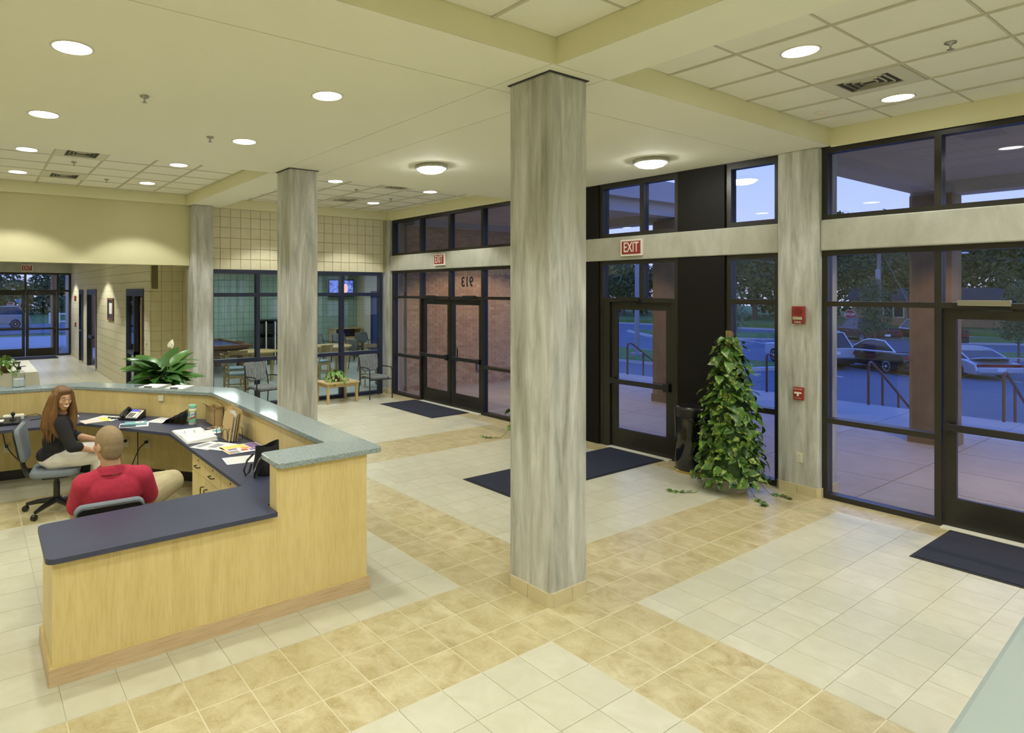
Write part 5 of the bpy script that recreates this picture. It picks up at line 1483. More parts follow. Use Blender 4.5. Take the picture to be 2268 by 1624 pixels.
for a, b, lb in (((60,60),(70,-30),'pale kerb line across the street'),):
    d = Vector((b[0]-a[0], b[1]-a[1])).normalized(); nn = Vector((-d.y, d.x))*.25
    flat('street_kerb', [(a[0]+nn.x,a[1]+nn.y),(b[0]+nn.x,b[1]+nn.y),(b[0]-nn.x,b[1]-nn.y),(a[0]-nn.x,a[1]-nn.y)], 'kerb', GZ-.05, GZ+.16, lb, 'kerb', kind='structure')
def stripe(x, y, ang, L, label):
    o = MB().box(0,-.06,0,L,.06,.012).build('parking_line', MT['stripe'], None, loc=(x,y,GZ), rz=math.radians(ang)); tag(o, label, 'parking line', kind='structure')
for k in range(9):
    t = k-3
    stripe(33.2+t*2.1, 9.2-t*2.35, 50, 5.4, 'painted bay line number %s from the left in the near row' % ['one','two','three','four','five','six','seven','eight','nine'][k])
for k in range(6):
    stripe(44+k*2.2, 24-k*2.4, 50, 5, 'painted bay line number %s from the left in the far row' % ['one','two','three','four','five','six'][k])

# ------------------------------------------------------------------ vehicles
def wheel(e, x, y, r, s, spokes=7):
    w = empty('wheel', (x,y,r), 0, parent=e)
    M = Matrix.Rotation(PI/2, 4, 'X')
    MB().lathe([(r*.62,-.10),(r*.95,-.10),(r,-.06),(r,.06),(r*.95,.10),(r*.62,.10)], 20, M).build('tyre', MT['tyre'], w, smooth=True)
    m = MB().lathe([(r*.66,s*-.07),(r*.66,s*-.102),(r*.60,s*-.102),(r*.58,s*-.07)], 20, M, cap0=False, cap1=False)
    for k in range(spokes):
        Mk = Matrix.Rotation(2*PI*k/spokes, 4, 'Y'); yy = s*.095*-1 if s < 0 else -s*.095
        m.box(-.03,min(s*.085,s*.1),.03,.03,max(s*.085,s*.1),r*.62,Mk)
    m.lathe([(.06,s*-.105),(0,s*-.105)], 12, M, cap0=False); m.build('rim', MT['rim'], w)
    MB().lathe([(r*.6,s*-.06),(0,s*-.06)], 16, M, cap0=False).build('brake_disc', MT['vent_dark'], w)
def car(name, x, y, ang, label, paint, L, W, body, cabin, wr=.33, axles=(.85,-1.75), spokes=7, hatch=False, z=GZ, lower=None, extras=None, cat='car', tz=(.72,.88), pz=None):
    """body and cabin: side outlines (x forward, z up); x = 0 at the middle"""
    e = empty(name, (x,y,z), math.radians(ang), label, cat)
    Rxz = Matrix(((1,0,0,0),(0,0,1,0),(0,1,0,0),(0,0,0,1)))
    n = len(body); h = W/2
    rings = []
    for yy, sc in ((-h,.93),(-h*.94,.985),(-h*.7,1.0),(h*.7,1.0),(h*.94,.985),(h,.93)):
        rings.append([(p[0]*(.985 if sc < .95 else 1), yy, .45+(p[1]-.45)*sc) for p in body])
    MB().loft(rings).build('body', MT[paint], e, smooth=True, bevel=.02)
    hc = h*.90; ht = h*.70
    zt = max(p[1] for p in cabin); zb = min(p[1] for p in cabin)
    def side(s): return [(p[0], s*(hc+(ht-hc)*(p[1]-zb)/(zt-zb)), p[1]) for p in cabin]
    MB().loft([side(-1), side(1)]).build('greenhouse', MT['car_glass'], e)
    # painted roof and pillars
    top = [p for p in cabin if p[1] > zt-.10]
    xs = sorted(p[0] for p in top)
    MB().loft([[(xs[0],-ht,zt-.04),(xs[-1],-ht,zt-.04),(xs[-1]-.05,-ht*.95,zt+.02),(xs[0]+.05,-ht*.95,zt+.02)],[(xs[0],ht,zt-.04),(xs[-1],ht,zt-.04),(xs[-1]-.05,ht*.95,zt+.02),(xs[0]+.05,ht*.95,zt+.02)]]).build('roof', MT[paint], e, bevel=.02)
    for s in (-1, 1):
        cc = side(s); m = MB()
        for i in range(len(cc)-1): m.tube([cc[i], cc[i+1]], .028, 6)
        m.tube([cc[-1], cc[0]], .028, 6); m.build('pillar', MT[paint] if paint != 'car_black' else MT['chrome'], e, smooth=True)
        for ax in axles: wheel(e, ax, s*(h-.09), wr, s, spokes)
        B('door_handle', MT['chrome'], e, (.05,s*h-.01,.82,.25,s*h+.015,.86)); B('door_handle', MT['chrome'], e, (-.95,s*h-.01,.84,-.75,s*h+.015,.88))
        MB().ell((cabin[0][0]-.25,s*(h+.06),.95),(.07,.09,.07),10,8).build('mirror', MT[paint], e, smooth=True)
        xr = min(p[0] for p in body)
        B('tail_lamp', MT['tail'], e, (xr-.01,min(s*h*.55,s*h*.95),tz[0],xr+.06,max(s*h*.55,s*h*.95),tz[1]))
        xf = max(p[0] for p in body)
        B('head_lamp', MT['chrome'], e, (xf-.12,min(s*h*.55,s*h*.93),.60,xf-.01,max(s*h*.55,s*h*.93),.72))
    xr = min(p[0] for p in body)
    pz = pz or (.72 if hatch else .62); B('number_plate', MT['white'], e, (xr-.07,-.16,pz,xr+.05,.16,pz+.14))
    B('bumper', MT[lower or paint], e, (xr-.06,-h*.93,.30,xr+.1,h*.93,.55), bevel=.04)
    if extras: extras(e, MT[paint], h)
    return e
SED = [(2.35,.25),(2.42,.45),(2.36,.68),(2.2,.76),(1.15,.90),(-1.45,.98),(-2.25,.96),(-2.40,.80),(-2.42,.45),(-2.3,.25)]
SEDC = [(1.15,.90),(.35,1.38),(-.2,1.46),(-.95,1.42),(-1.75,.99)]
AC = 54
car('parked_sedan', 35.7,11.55,AC,'black sedan with chrome window trim parked behind the porch column','car_black',4.85,1.84,SED,SEDC,.34,(1.42,-1.38))
SUV = [(2.15,.35),(2.2,.6),(2.12,.95),(1.0,1.05),(-2.0,1.08),(-2.15,1.0),(-2.2,.6),(-2.1,.35)]
SUVC = [(.95,1.05),(.35,1.66),(-.5,1.74),(-1.75,1.72),(-2.12,1.06)]
def suvx(e, p, h):
    B('roof_rail', MT['steel'], e, (-1.6,-h*.62,1.76,.2,-h*.57,1.81), (-1.6,h*.57,1.76,.2,h*.62,1.81)); B('tailgate', p, e, (-2.23,-h*.85,.58,-2.15,h*.85,1.04), bevel=.02)
car('parked_suv', 35.0,14.55,AC,'silver sport utility vehicle with dark bumper, partly behind the wall column','car_silver',4.4,1.8,SUV,SUVC,.36,(1.3,-1.3),5,True,lower='black_plastic',extras=suvx)
SPT = [(2.1,.22),(2.15,.40),(2.0,.60),(1.1,.72),(-.5,.82),(-1.55,.80),(-2.05,.66),(-2.14,.40),(-2.05,.22)]
SPTC = [(1.0,.72),(.25,1.22),(-.25,1.27),(-.9,1.14),(-1.6,.80)]
def sptx(e, p, h):
    MB().loft([[(-1.55,-.72,.80),(-1.55,-.72,.84),(-2.15,-.72,.96),(-2.15,-.72,.91)],[(-1.55,.72,.80),(-1.55,.72,.84),(-2.15,.72,.96),(-2.15,.72,.91)]]).build('rear_wing', p, e, bevel=.02)
    B('tail_strip', MT['tail'], e, (-2.15,-h*.8,.56,-2.03,h*.8,.66))
car('parked_sports_car', 36.7,9.1,AC-4,'silver sports car with rear wing seen through nearest door','car_silver',4.3,1.8,SPT,SPTC,.32,(1.25,-1.15),5,extras=sptx,tz=(.56,.66),pz=.38)
PK = [(2.5,.45),(2.6,.7),(2.5,1.0),(1.1,1.08),(-2.5,1.08),(-2.62,1.0),(-2.62,.6),(-2.5,.45)]
PKC = [(1.1,1.08),(.55,1.70),(.1,1.78),(-.75,1.76),(-.95,1.08)]
def pkx(e, p, h):
    B('bed_rim', MT['car_maroon'], e, (-2.6,-h*.98,1.08,-1.0,-h*.88,1.16), (-2.6,h*.88,1.08,-1.0,h*.98,1.16), (-2.62,-h*.98,1.08,-2.52,h*.98,1.16)); B('bed_liner', MT['tyre'], e, (-2.5,-h*.85,1.07,-1.0,h*.85,1.09))
car('parked_pickup', 53.5,18.6,50,'maroon pickup truck parked in the far row','car_maroon',5.3,1.95,PK,PKC,.40,(1.65,-1.55),6,extras=pkx,cat='pickup truck')
car('parked_pickup', 55.3,15.6,50,'dark blue pickup truck behind the black sedan','car_black',5.3,1.95,PK,PKC,.40,(1.65,-1.55),6,extras=pkx,cat='pickup truck')

# ------------------------------------------------------------------ trees
def crown_mesh(seed, n, R, H, size, trunk=0):
    r = random.Random(seed); vs = []; fs = []
    lobes = [(r.uniform(-.5,.5)*R, r.uniform(-.5,.5)*R, H*r.uniform(.25,.85), R*r.uniform(.35,.65), H*r.uniform(.16,.30)) for _ in range(11)]
    for k in range(n):
        lx, ly, lz, lr, lh = lobes[k % 11]
        a = r.uniform(0, 2*PI); c = r.uniform(-1, 1); s = math.sqrt(1-c*c); q = r.uniform(.7, 1.05)
        p = Vector((lx+lr*s*math.cos(a)*q, ly+lr*s*math.sin(a)*q, lz+lh*c*q))
        d = Vector((r.uniform(-1,1), r.uniform(-1,1), r.uniform(-1,1))).normalized(); u = d.orthogonal().normalized(); w = d.cross(u)
        sz = size*r.uniform(.6,1.4); b = len(vs)
        vs += [p-u*sz, p+w*sz*.5, p+u*sz, p-w*sz*.5]; fs.append((b,b+1,b+2,b+3))
    return MB().add(vs, fs).mesh('crown')
CR = [crown_mesh(s, 6500, 4.2, 8.0, .20) for s in (1, 2, 3)]
for m_ in CR: m_.materials.append(MT['foliage'])
TR = MB().tube([(0,0,0),(.1,.05,2),(.0,.1,4.5)], [.28,.22,.12], 8).mesh('trunk'); TR.materials.append(MT['trunk'])
extra = [(70,68,1.1,'tree far left beyond the brick wing'),(62,78,1.1,'tree at the far left end of the street'),(82,60,1.3,'tall tree at the far left of the far tree line'),(54,92,1.2,'distant tree behind the brick wing'),(88,50,1.4,'large tree at the back left of the far tree line')]
spots = [(69,27.5,.85,'tree in front of the brick house at its left end'),(69.5,20.5,.8,'tree standing right in front of the brick house'),(70,13.5,.85,'tree in front of the brick house at its right end'),(71,5.5,.9,'tree on the far lawn above the sports car'),(72,52,1.0,'leafy tree at the left end of the far tree line'),(78,44,1.15,'broad tree behind the lamp post'),(74,36,.95,'tree across the street left of the climbing ivy'),(88,34,1.2,'tall tree right behind the sapling'),(90,27,1.1,'rounded tree left of the brick house'),
         (96,20,1.3,'tall tree behind the brick house roof'),(88,10,1.1,'dark tree just left of the utility poles'),(86,7,1.35,'big tree between the two utility poles'),(79,1,1.1,'bushy tree behind the street signs'),(84,-6,1.3,'tall tree above the sports car'),(78,-13,1.05,'tree at the right end of the tree line'),(86,-20,1.2,'far right tree beyond the lawn'),
         (90,38,1.5,'tallest tree at the back behind the lamp post'),(104,13,1.5,'tallest tree behind the brick house'),(92,-10,1.5,'tallest tree at the back right'),(66,60,1.0,'tree beyond the brick wing'),(95,27,1.45,'back row tree above the sapling'),(95,1,1.5,'back row tree between poles and lawn')]
for k, (x, y, s, lb) in enumerate(spots+extra):
    e = empty('broadleaf_tree', (x,y,GZ+.3), k*1.3, lb, 'tree'); e.scale = (s*1.15,s*1.15,s*1.12)
    obj('crown', CR[k % 3], e, (0,0,2.3 if k < 4 else 0)); obj('trunk', TR, e)
SAP = crown_mesh(9, 2600, 1.0, 3.0, .065); SAP.materials.append(MT['foliage2'])
DSAP = SAP.copy(); DSAP.materials.clear(); DSAP.materials.append(MT['foliage'])
for x, y, s, z, lb, me_ in ((30.3,15.9,1.0,1.25,'slim pale sapling on the near grass strip behind the ivy',SAP),(43.8,14.6,1.15,.7,'dark leafy young tree behind the black sedan',DSAP),(41.8,8.2,1.0,1.0,'young tree beside the sports car',DSAP),(48,-1.0,1.0,1.0,'young tree at the right picture edge',DSAP)):
    e = empty('young_tree', (x,y,GZ+.15), 0, lb, 'tree'); e.scale = (s,s,s)
    obj('crown', me_, e, (0,0,z)); MB().tube([(0,0,0),(.03,0,1.4),(0,.03,3.2)], [.05,.04,.02], 8).build('trunk', MT['kerb'] if me_ is SAP else MT['trunk'], e, smooth=True)
SH = crown_mesh(5, 900, .9, .9, .09); SH.materials.append(MT['foliage'])
for x, y, lb in ((66.5,34,'round shrub on the far lawn left of the lamp post'),(67.5,29,'low shrub on the far lawn beside lamp post'),(70,12,'shrub in front of the brick house')):
    e = empty('lawn_shrub', (x,y,GZ+.5), 0, lb, 'shrub'); obj('foliage', SH, e); MB().tube([(0,0,0),(0,0,.5)], .06, 6).build('stem', MT['trunk'], e)

# ------------------------------------------------------------------ poles, signs, house
e = empty('lamp_post', (30.2,20.9,GZ+.15), 0, 'grey parking lot lamp post seen through the single door', 'lamp post')
MB().lathe([(.32,0),(.32,.18),(.30,.2)], 16).build('base', MT['steel'], e); MB().lathe([(.13,.2),(.10,6.5)], 12).build('pole', MT['steel'], e, smooth=True); B('lamp_head', MT['steel'], e, (-.7,-.15,6.5,.3,.15,6.65), bevel=.03)
def stop_sign(x, y, face, label, s=1.0, z=GZ, street=False, H=2.35):
    e = empty('stop_sign', (x,y,z), face, label, 'street sign')
    B('post', MT['steel'], e, (-.03,.0,0,.03,.04,H))
    oc = [(.42*s*math.cos(PI/8+k*PI/4), .42*s*math.sin(PI/8+k*PI/4)) for k in range(8)]
    T = Matrix.Translation((0,0,H)) @ MY
    MB().prism(oc, .0, .012, T).build('border', MT['sign_white'], e); MB().prism([(a*.92,b*.92) for a, b in oc], .012, .016, T).build('face', MT['stop_red'], e)
    text('STOP', .30*s, MT['sign_white'], e, T @ Matrix.Translation((0,0,.017)), depth=.002, bold=.006, sx=.95)
    return e
stop_sign(60.0,21.75,math.radians(-72),'red stop sign across the street behind the silver vehicle', H=1.78)
def utility_pole(x, y, label, H=9):
    e = empty('utility_pole', (x,y,GZ), 0, label, 'utility pole')
    MB().tube([(0,0,0),(0,0,H)], [.17,.12], 10).build('shaft', MT['pole'], e, smooth=True)
    B('cross_arm', MT['pole'], e, (-.08,-1.1,H-.9,.08,1.1,H-.75)); MB().lathe([(.16,4.6),(.16,5.4)], 12, Matrix.Translation((-.25,.0,0))).build('transformer', MT['steel'], e, smooth=True)
    MB().tube([(0,0,6.6),(-.3,-1.3,6.7)], .03, 6).build('lamp_arm', MT['steel'], e); MB().ell((-.3,-1.4,6.65),(.12,.28,.09),10,6).build('street_lamp', MT['white_p'], e, smooth=True)
    return e
utility_pole(58.6,19.3,'wooden utility pole with street lamp behind the pickup'); utility_pole(64,16.9,'second utility pole leaning behind the first one')
for lb, pts in (('overhead cable strung between the two utility poles', [(58.6,19.3,GZ+8.2),(61.5,18.1,GZ+7.6),(64,16.9,GZ+8.2)]),('overhead cable running left across the trees', [(58.6,19.3,GZ+5.6),(60,34,GZ+5.0),(62,50,GZ+5.6)]),('overhead cable running right across the trees', [(58.6,19.3,GZ+6.2),(60,4,GZ+5.5),(62,-14,GZ+6.2)])):
    o = MB().tube(pts, .022, 5).build('overhead_cable', MT['ink'], None); tag(o, lb, 'cable')
for x, y, dx, dy, lb in ((60.2,16.6,.6,-2.6,'left yellow guy wire guard beside the utility pole'),(61.8,15.3,.6,-2.2,'right yellow guy wire guard beside the utility pole')):
    e = empty('guy_wire', (x,y,GZ), 0, lb, 'guy wire'); MB().tube([(0,0,0),(-dx,-dy*.35,2.2)], .05, 6).build('guard', MT['guard'], e); MB().tube([(-dx,-dy*.35,2.2),(-dx*2.4,-dy*.9,6.2)], .015, 5).build('wire', MT['steel'], e)
e = empty('brick_house', (77,20,GZ+.3), math.radians(15), 'low brick house across the street', 'house')
B('wall', MT['brick'], e, (-4,-7,0,4,7,2.6)); MB().prism([(-4.6,2.55),(4.6,2.55),(0,3.7)], -7.4, 7.4, Matrix(((1,0,0,0),(0,0,1,0),(0,1,0,0),(0,0,0,1)))).build('roof', MT['roofing'], e)
for y in (-4.5,-.5,3.8):
    w_ = B('window', MT['trim_white'], e, (-4.06,y-.8,.9,-3.95,y+.8,2.2)); B('pane', MT['car_glass'], w_, (-4.08,y-.7,1.0,-4.05,y-.05,2.1), (-4.08,y+.05,1.0,-4.05,y+.7,2.1))

# beyond the far hallway doors
flat('front_walk', [(-3.2,25.45),(12,25.45),(12,30.5),(-3.2,30.5)], 'walk', -.9, -.02, 'pale walk outside the far hallway doors', 'walk', kind='structure')
flat('front_verge', [(-20,30.5),(15,30.5),(15,60),(-20,60)], 'grass', -.9, -.50, 'strip of grass outside the far hallway doors', 'lawn', kind='structure')
flat('front_street', [(-60,34),(15,34),(15,44),(-60,44)], 'walk', -.9, -.46, 'pale drive beyond the far hallway doors', 'drive', kind='structure')
flat('cross_street', [(-60,46.5),(15,46.5),(15,60),(-60,60)], 'asphalt', -.9, -.44, 'street with the parked wagon beyond the hallway', 'street', kind='structure')
flat('far_verge', [(-90,60),(15,60),(15,140),(-90,140)], 'grass', -2.2, -1.25, 'green verge beyond the hallway street', 'lawn', kind='structure')
e = empty('porch_column', (2.66,27.6,0), 0, 'brick porch column outside the far hallway doors', 'column', kind='structure'); B('shaft', MT['brick'], e, (-.02,-.2,0,.22,.2,3.3)); B('plinth', MT['walk'], e, (-.06,-.24,0,.28,.24,.1))
e = empty('porch_column', (3.75,28.8,0), 0, 'pale porch column outside the far side window', 'column', kind='structure'); B('shaft', MT['stucco'], e, (-.35,-.4,0,1.2,.4,3.3)); B('downpipe', MT['white_p'], e, (-.52,-.5,0,-.42,-.4,3.3))
B('porch_roof', MT['canopy'], None, (-3.4,25.45,3.3,5.5,28.2,3.5))['kind'] = 'structure'; tag(bpy.data.objects['porch_roof'], 'flat porch roof outside the far hallway doors', 'roof')
WAG = [(2.3,.35),(2.36,.55),(2.25,.85),(1.2,.98),(-2.2,1.0),(-2.32,.9),(-2.35,.5),(-2.25,.35)]; WAGC = [(1.15,.98),(.45,1.56),(-.2,1.62),(-1.6,1.60),(-2.1,1.0)]
car('parked_wagon', 1.4,54.5,180,'champagne station wagon outside the far hallway doors','car_tan',4.7,1.8,WAG,WAGC,.34,(1.4,-1.4),8,z=-.44)
stop_sign(4.1,88,0,'red stop sign beyond the far hallway doors',1.0,-1.25,H=1.85)
e = empty('street_name_sign', (5.0,87,-1.25), 0, 'blue street name sign beside the distant stop sign', 'street sign'); B('post', MT['steel'], e, (-.06,-.03,0,.06,.03,2.6)); MB().ell((0,0,2.35),(.5,.03,.24),20,8).build('blade', MT['street_green'], e)
for k, (x, y, s, lb) in enumerate(((-6,108,1.6,'tree beyond the far doors at the left'),(4,112,1.7,'tree filling the left pane of the far doors'),(10.6,74,.85,'bushy tree in the right pane of the far doors'),(14,112,1.6,'tall tree behind the far right pane'),(22,100,1.6,'tree at the right beyond the far doors'),(-16,106,1.5,'leftmost tree beyond the far doors'))):
    e = empty('broadleaf_tree', (x,y,-1.3), k*2.1, lb, 'tree'); e.scale = (s,s,s*.8); obj('crown', CR[k % 3], e, (0,0,-2.4)); obj('trunk', TR, e)
e = empty('white_fence', (9.3,66,-1.25), 0, 'low white fence beyond the far hallway doors', 'fence')
B('rail', MT['white_p'], e, (-3.2,-.03,1.35,3.6,.03,1.5)); B('rail', MT['white_p'], e, (-3.2,-.03,.65,3.6,.03,.8))
for k in range(9): B('post', MT['white_p'], e, (-3.2+k*.8,-.05,0,-3.05+k*.8,.05,1.55))
# ------------------------------------------------------------------ people
def RX(a): return Matrix.Rotation(a, 4, 'X')
def RY(a): return Matrix.Rotation(a, 4, 'Y')
def RZ(a): return Matrix.Rotation(a, 4, 'Z')
def limb(pts, rs): return [('c', pts[i], rs[i], pts[i+1], rs[i+1]) for i in range(len(pts)-1)]
def hand(w, d, up, s=1.0, curl=.5, side=1):
    """palm and five fingers from wrist w along d; up = back of the hand"""
    w = Vector(w); d = Vector(d).normalized(); up = Vector(up); x = d.cross(up).normalized()*side; up = x.cross(d).normalized()*side
    out = [('c', w, .026*s, w+d*.04*s, .030*s)]
    for k in range(4):
        o = (k-1.5)*.021*s; L = (.072,.082,.078,.060)[k]*s
        b = w+d*.075*s+x*o; out.append(('c', w+d*.02*s+x*o*.8, .016*s, b, .0125*s))
        m = b+(d*math.cos(curl)-up*math.sin(curl))*L*.5; t = m+(d*math.cos(curl*2.2)-up*math.sin(curl*2.2))*L*.5
        out += [('c', b, .0105*s, m, .0095*s), ('c', m, .0095*s, t, .008*s)]
    tb = w+d*.02*s-x*.03*s; tm = tb+(d*.6-x*.6-up*.3).normalized()*.04*s; tt = tm+(d*.9-x*.2-up*.3).normalized()*.035*s
    out += [('c', tb, .017*s, tm, .012*s), ('c', tm, .012*s, tt, .009*s)]
    return out
def head_prims(c, M, s=1.0):
    """c = centre of the skull, M = rotation, face along +x of M"""
    c = Vector(c)
    def P(x, y, z): return c+(M @ Vector((x*s, y*s, z*s)))
    R = M
    pr = [('e', P(-.008,0,.022), (.096*s,.076*s,.098*s), R), ('e', P(.018,0,-.035), (.072*s,.062*s,.080*s), R), ('e', P(.040,0,-.085), (.038*s,.042*s,.034*s), R),
          ('e', P(.072,0,.020), (.026*s,.052*s,.022*s), R), ('c', P(.084,0,.008), .010*s, P(.102,0,-.026), .0145*s), ('e', P(.080,0,-.062), (.018*s,.028*s,.012*s), R),
          ('e', P(.062,.040,-.022), (.024*s,.024*s,.026*s), R), ('e', P(.062,-.040,-.022), (.024*s,.024*s,.026*s), R)]
    for sd in (-1, 1): pr.append(('e', P(-.005,sd*.079,-.012), (.020*s,.010*s,.032*s), R))
    return pr, P

# ---- man, seen from behind, ankle crossed over the knee
man = empty('person', (.90,5.22,0), 0, 'man with shaved head in red polo shirt sitting with his back turned', 'person')
Mh = RZ(math.radians(118))          # his head turns a little to the left of straight ahead (+y)
hp, Pm = head_prims((-.03,-.10,1.145), Mh, 1.14)
HIPL, HIPR = (-.11,.02,.55), (.11,.02,.55)
prims = hp+limb([(-.02,-.10,1.05),(-.01,-.115,.93)], [.066,.078])
prims += [('e', (0,-.10,.80), (.205,.115,.16)), ('e', (0,-.05,.64), (.185,.125,.16)), ('e', (0,.0,.55), (.19,.15,.10))]
shL, shR = (-.195,-.10,.865), (.205,-.10,.865); elL, elR = (-.235,.03,.63), (.285,.0,.645); wrL, wrR = (-.16,.25,.60), (.18,.235,.66)
prims += limb([(-.1,-.1,.89), shL, elL, wrL], [.07,.075,.056,.036])+limb([(.1,-.1,.89), shR, elR, wrR], [.07,.075,.056,.036])
prims += hand(wrL, (.8,.5,-.1), (0,0,1), 1.1, .5, 1)+hand(wrR, (-.7,.6,.1), (0,0,1), 1.1, .5, -1)
knL, anL = (-.13,.46,.56), (-.12,.44,.10); knR, anR = (.52,.20,.70), (.10,.50,.62)
prims += limb([HIPL, knL, anL], [.095,.072,.048])+limb([HIPR, knR, anR], [.095,.075,.05])
blob_obj('body', MT['skin'], man, prims, .0095, 3)
# hair: close shaved cap over the skull
cap = blob([('e', Pm(-.010,0,.024), (.1155,.0925,.1165), Mh), ('e', Pm(-.034,0,-.045), (.078,.076,.072), Mh), ('e', Pm(-.03,0,-.01), (.092,.085,.09), Mh)], .009, 3)
inv = Mh.inverted()
bm = bmesh.new(); bm.from_mesh(cap)
cc = Pm(0,0,0); kill = []
for f in bm.faces:
    q = inv @ (f.calc_center_median()-cc)
    if q.x > .062 or (q.z < -.01 and q.x > -.012) or q.z < -.092: kill.append(f)
bmesh.ops.delete(bm, geom=kill, context='FACES'); bm.to_mesh(cap); bm.free(); cap.materials.append(MT['stubble']); obj('hair', cap, man)
# polo shirt
sh = [('e', (0,-.10,.80), (.225,.138,.165)), ('e', (0,-.055,.66), (.205,.148,.17)), ('e', (0,-.02,.55), (.205,.17,.09)), ('c', (-.10,-.105,.895), .080, (.10,-.105,.895), .080),
      ('c', (-.02,-.105,.90), .095, (-.02,-.105,.945), .084)]
sh += limb([(-.12,-.1,.88), shL, (-.228,.0,.69)], [.08,.086,.078])+limb([(.12,-.1,.88), shR, (.275,-.02,.70)], [.08,.09,.080])
shirt = blob_obj('polo_shirt', MT['polo'], man, sh, .0115, 4)
ringp = [[((.090+o)*math.cos(a)-.018, (.088+o)*math.sin(a)-.108, z+.028*math.sin(a)*-.6) for a in [2*PI*k/28 for k in range(28)]] for z, o in ((.925,.014),(.965,.004),(.985,-.004),(.978,-.010),(.94,-.004))]
MB().loft(ringp, cap=False).build('collar', MT['polo'], shirt, smooth='all')
# trousers
tr = limb([HIPL, knL, (-.12,.44,.16)], [.115,.090,.075])+limb([HIPR, (.34,.12,.645), knR, (.20,.43,.655)], [.122,.108,.094,.078])+[('e', (0,.01,.555), (.205,.165,.095))]
blob_obj('trousers', MT['khaki'], man, tr, .0115, 3)
for (a, d) in ((anL, (0,1,-.12)), (anR, (-.95,.3,.0))):
    a = Vector(a); d = Vector(d).normalized()
    blob_obj('shoe', MT['black_plastic'], man, [('e', a+Vector((0,0,-.045)), (.05,.05,.045)), ('c', a+Vector((0,0,-.06)), .044, a+d*.17+Vector((0,0,-.07)), .040)], .01, 3)

# ---- woman, turned to the right, laughing towards the man
wo = empty('person', (.76,7.42,0), 0, 'laughing woman with long auburn hair, black top and white trousers', 'person')
Mw = RZ(math.radians(-68)) @ RY(math.radians(6))
WF = RZ(math.radians(-10))
def T(x, y, z): return tuple(WF @ Vector((x, y, z)))
HC = Vector((.03,-.20,1.20))
hp, Pw = head_prims(HC, Mw, 1.0)
prims = hp+limb([tuple(HC+Vector((-.015,.02,-.09))), T(.06,-.13,1.02)], [.047,.056])
prims += [('e', T(.05,-.10,.90), (.115,.165,.15)), ('e', T(.0,-.04,.73), (.115,.145,.15)), ('e', T(-.03,.0,.56), (.14,.165,.10))]
sL, sR = T(.05,.08,.97), T(.06,-.28,.96); eL, eR = T(.14,.16,.74), T(.16,-.36,.73); hL, hR = T(.36,.06,.70), T(.33,-.26,.66)
prims += limb([T(.05,0,.97), sL, eL, hL], [.055,.058,.043,.028])+limb([T(.05,-.2,.97), sR, eR, hR], [.055,.058,.043,.028])
prims += hand(hL, WF @ Vector((.9,-.3,-.1)), (0,0,1), .95, .45, 1)+hand(hR, WF @ Vector((.95,.2,-.1)), (0,0,1), .95, .45, -1)
kL, kR = T(.42,.06,.60), T(.44,-.18,.585); aL, aR = T(.36,.10,.11), T(.40,-.24,.11)
prims += limb([T(-.02,.09,.54), kL, aL], [.085,.064,.042])+limb([T(-.02,-.09,.54), kR, aR], [.085,.064,.042])
blob_obj('body', MT['skin'], wo, prims, .0095, 3)
# eyes, mouth
for sd in (-1, 1):
    MB().ell(tuple(Pw(.086,sd*.031,.006)), (.006,.010,.0045), 12, 8, None).build('eye', MT['white_p'], wo, smooth=True)
    MB().ell(tuple(Pw(.0905,sd*.031,.006)), (.005,.0065,.005), 10, 6).build('iris', MT['ink'], wo, smooth=True)
    MB().tube([Pw(.090,sd*.014,.028), Pw(.092,sd*.032,.034), Pw(.078,sd*.052,.027)], .0035, 6).build('eyebrow', MT['hair'], wo)
MB().tube([Pw(.080,-.028,-.052), Pw(.094,-.012,-.062), Pw(.097,0,-.064), Pw(.094,.012,-.062), Pw(.080,.028,-.052)], [.003,.007,.008,.007,.003], 8).build('teeth', MT['white_p'], wo, smooth=True)
MB().tube([Pw(.080,-.031,-.053), Pw(.095,-.012,-.072), Pw(.098,0,-.075), Pw(.095,.012,-.072), Pw(.080,.031,-.053)], .0035, 6).build('lips', MT['red_ink'], wo, smooth=True)
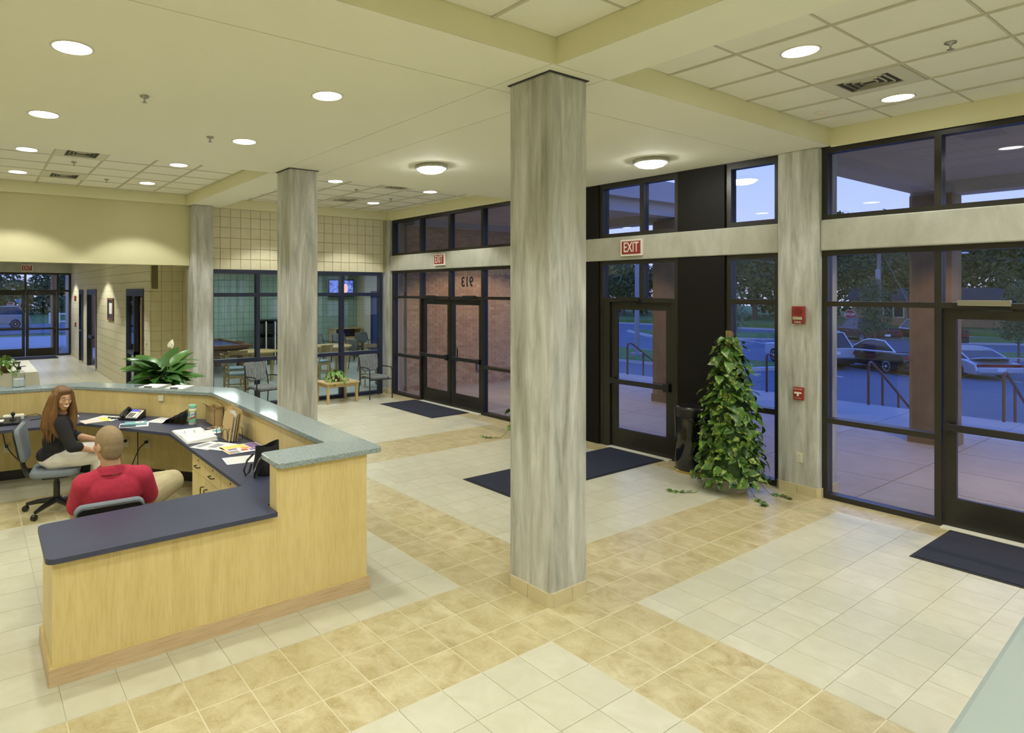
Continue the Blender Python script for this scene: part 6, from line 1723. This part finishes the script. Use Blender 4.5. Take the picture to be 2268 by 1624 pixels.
# long hair: a cap plus locks falling over shoulders and chest
hr = [('e', Pw(-.022,0,.030), (.104,.094,.105), Mw), ('e', Pw(-.05,0,-.04), (.075,.09,.11), Mw), ('e', Pw(.04,0,.085), (.055,.075,.035), Mw)]
for sd in (-1, 1):
    hr += limb([tuple(Pw(.028,sd*.075,.05)), tuple(Pw(.03,sd*.092,-.05)), tuple(Pw(.035,sd*.105,-.16)), tuple(Pw(.05,sd*.09,-.29)), tuple(Pw(.06,sd*.06,-.37))], [.030,.034,.045,.048,.02])
    hr += limb([tuple(Pw(-.03,sd*.085,.02)), tuple(Pw(-.05,sd*.11,-.14)), tuple(Pw(-.05,sd*.125,-.28)), tuple(Pw(-.04,sd*.10,-.40))], [.035,.055,.058,.025])
hr += limb([tuple(Pw(-.08,0,.0)), tuple(Pw(-.11,0,-.16)), tuple(Pw(-.12,0,-.30)), tuple(Pw(-.11,0,-.42))], [.05,.075,.07,.03])
blob_obj('hair', MT['hair'], wo, hr, .0105, 3)
for k in range(46):   # loose wavy strands
    a = -2.35+k*4.7/45; u = rnd.uniform(.88,1.12); L = rnd.uniform(.34,.47); ph = rnd.uniform(0,6)
    pts = []
    for q in range(8):
        t = q/7; w = .010*math.sin(ph+t*9)*t
        pts.append(Pw(-.03+(.06+.055*t)*math.cos(PI-a)+w, (.086+.055*t)*math.sin(a)*u+w*.8, .05-t*(L+.05)))
    MB().tube(pts, [.008,.013,.015,.016,.016,.014,.010,.003], 5).build('hair_lock', MT['hair'], wo, smooth=True)
# black top with three-quarter sleeves, white trousers, sandals
tp_ = [('e', T(.05,-.10,.90), (.135,.185,.155)), ('e', T(.0,-.04,.74), (.135,.165,.16)), ('e', T(-.04,.0,.59), (.155,.18,.10))]
tp_ += limb([T(.05,0,.975), sL, eL, T(.20,.145,.73)], [.066,.072,.058,.052])+limb([T(.05,-.2,.975), sR, eR, T(.22,-.34,.72)], [.066,.072,.058,.052])
blob_obj('top', MT['black_cloth'], wo, tp_, .0115, 4)
tr = limb([T(-.02,.09,.55), kL, T(.37,.10,.20)], [.105,.085,.072])+limb([T(-.02,-.09,.55), kR, T(.405,-.23,.20)], [.105,.085,.072])+[('e', T(-.03,0,.545), (.15,.185,.085))]
blob_obj('trousers', MT['white_cloth'], wo, tr, .0115, 3)
for a in (aL, aR):
    a = Vector(a); d = WF @ Vector((1,-.1,-.12))
    blob_obj('shoe', MT['black_plastic'], wo, [('e', a+Vector((0,0,-.05)), (.042,.042,.045)), ('c', a+Vector((0,0,-.07)), .034, a+d*.15+Vector((0,0,-.065)), .030)], .009, 3)
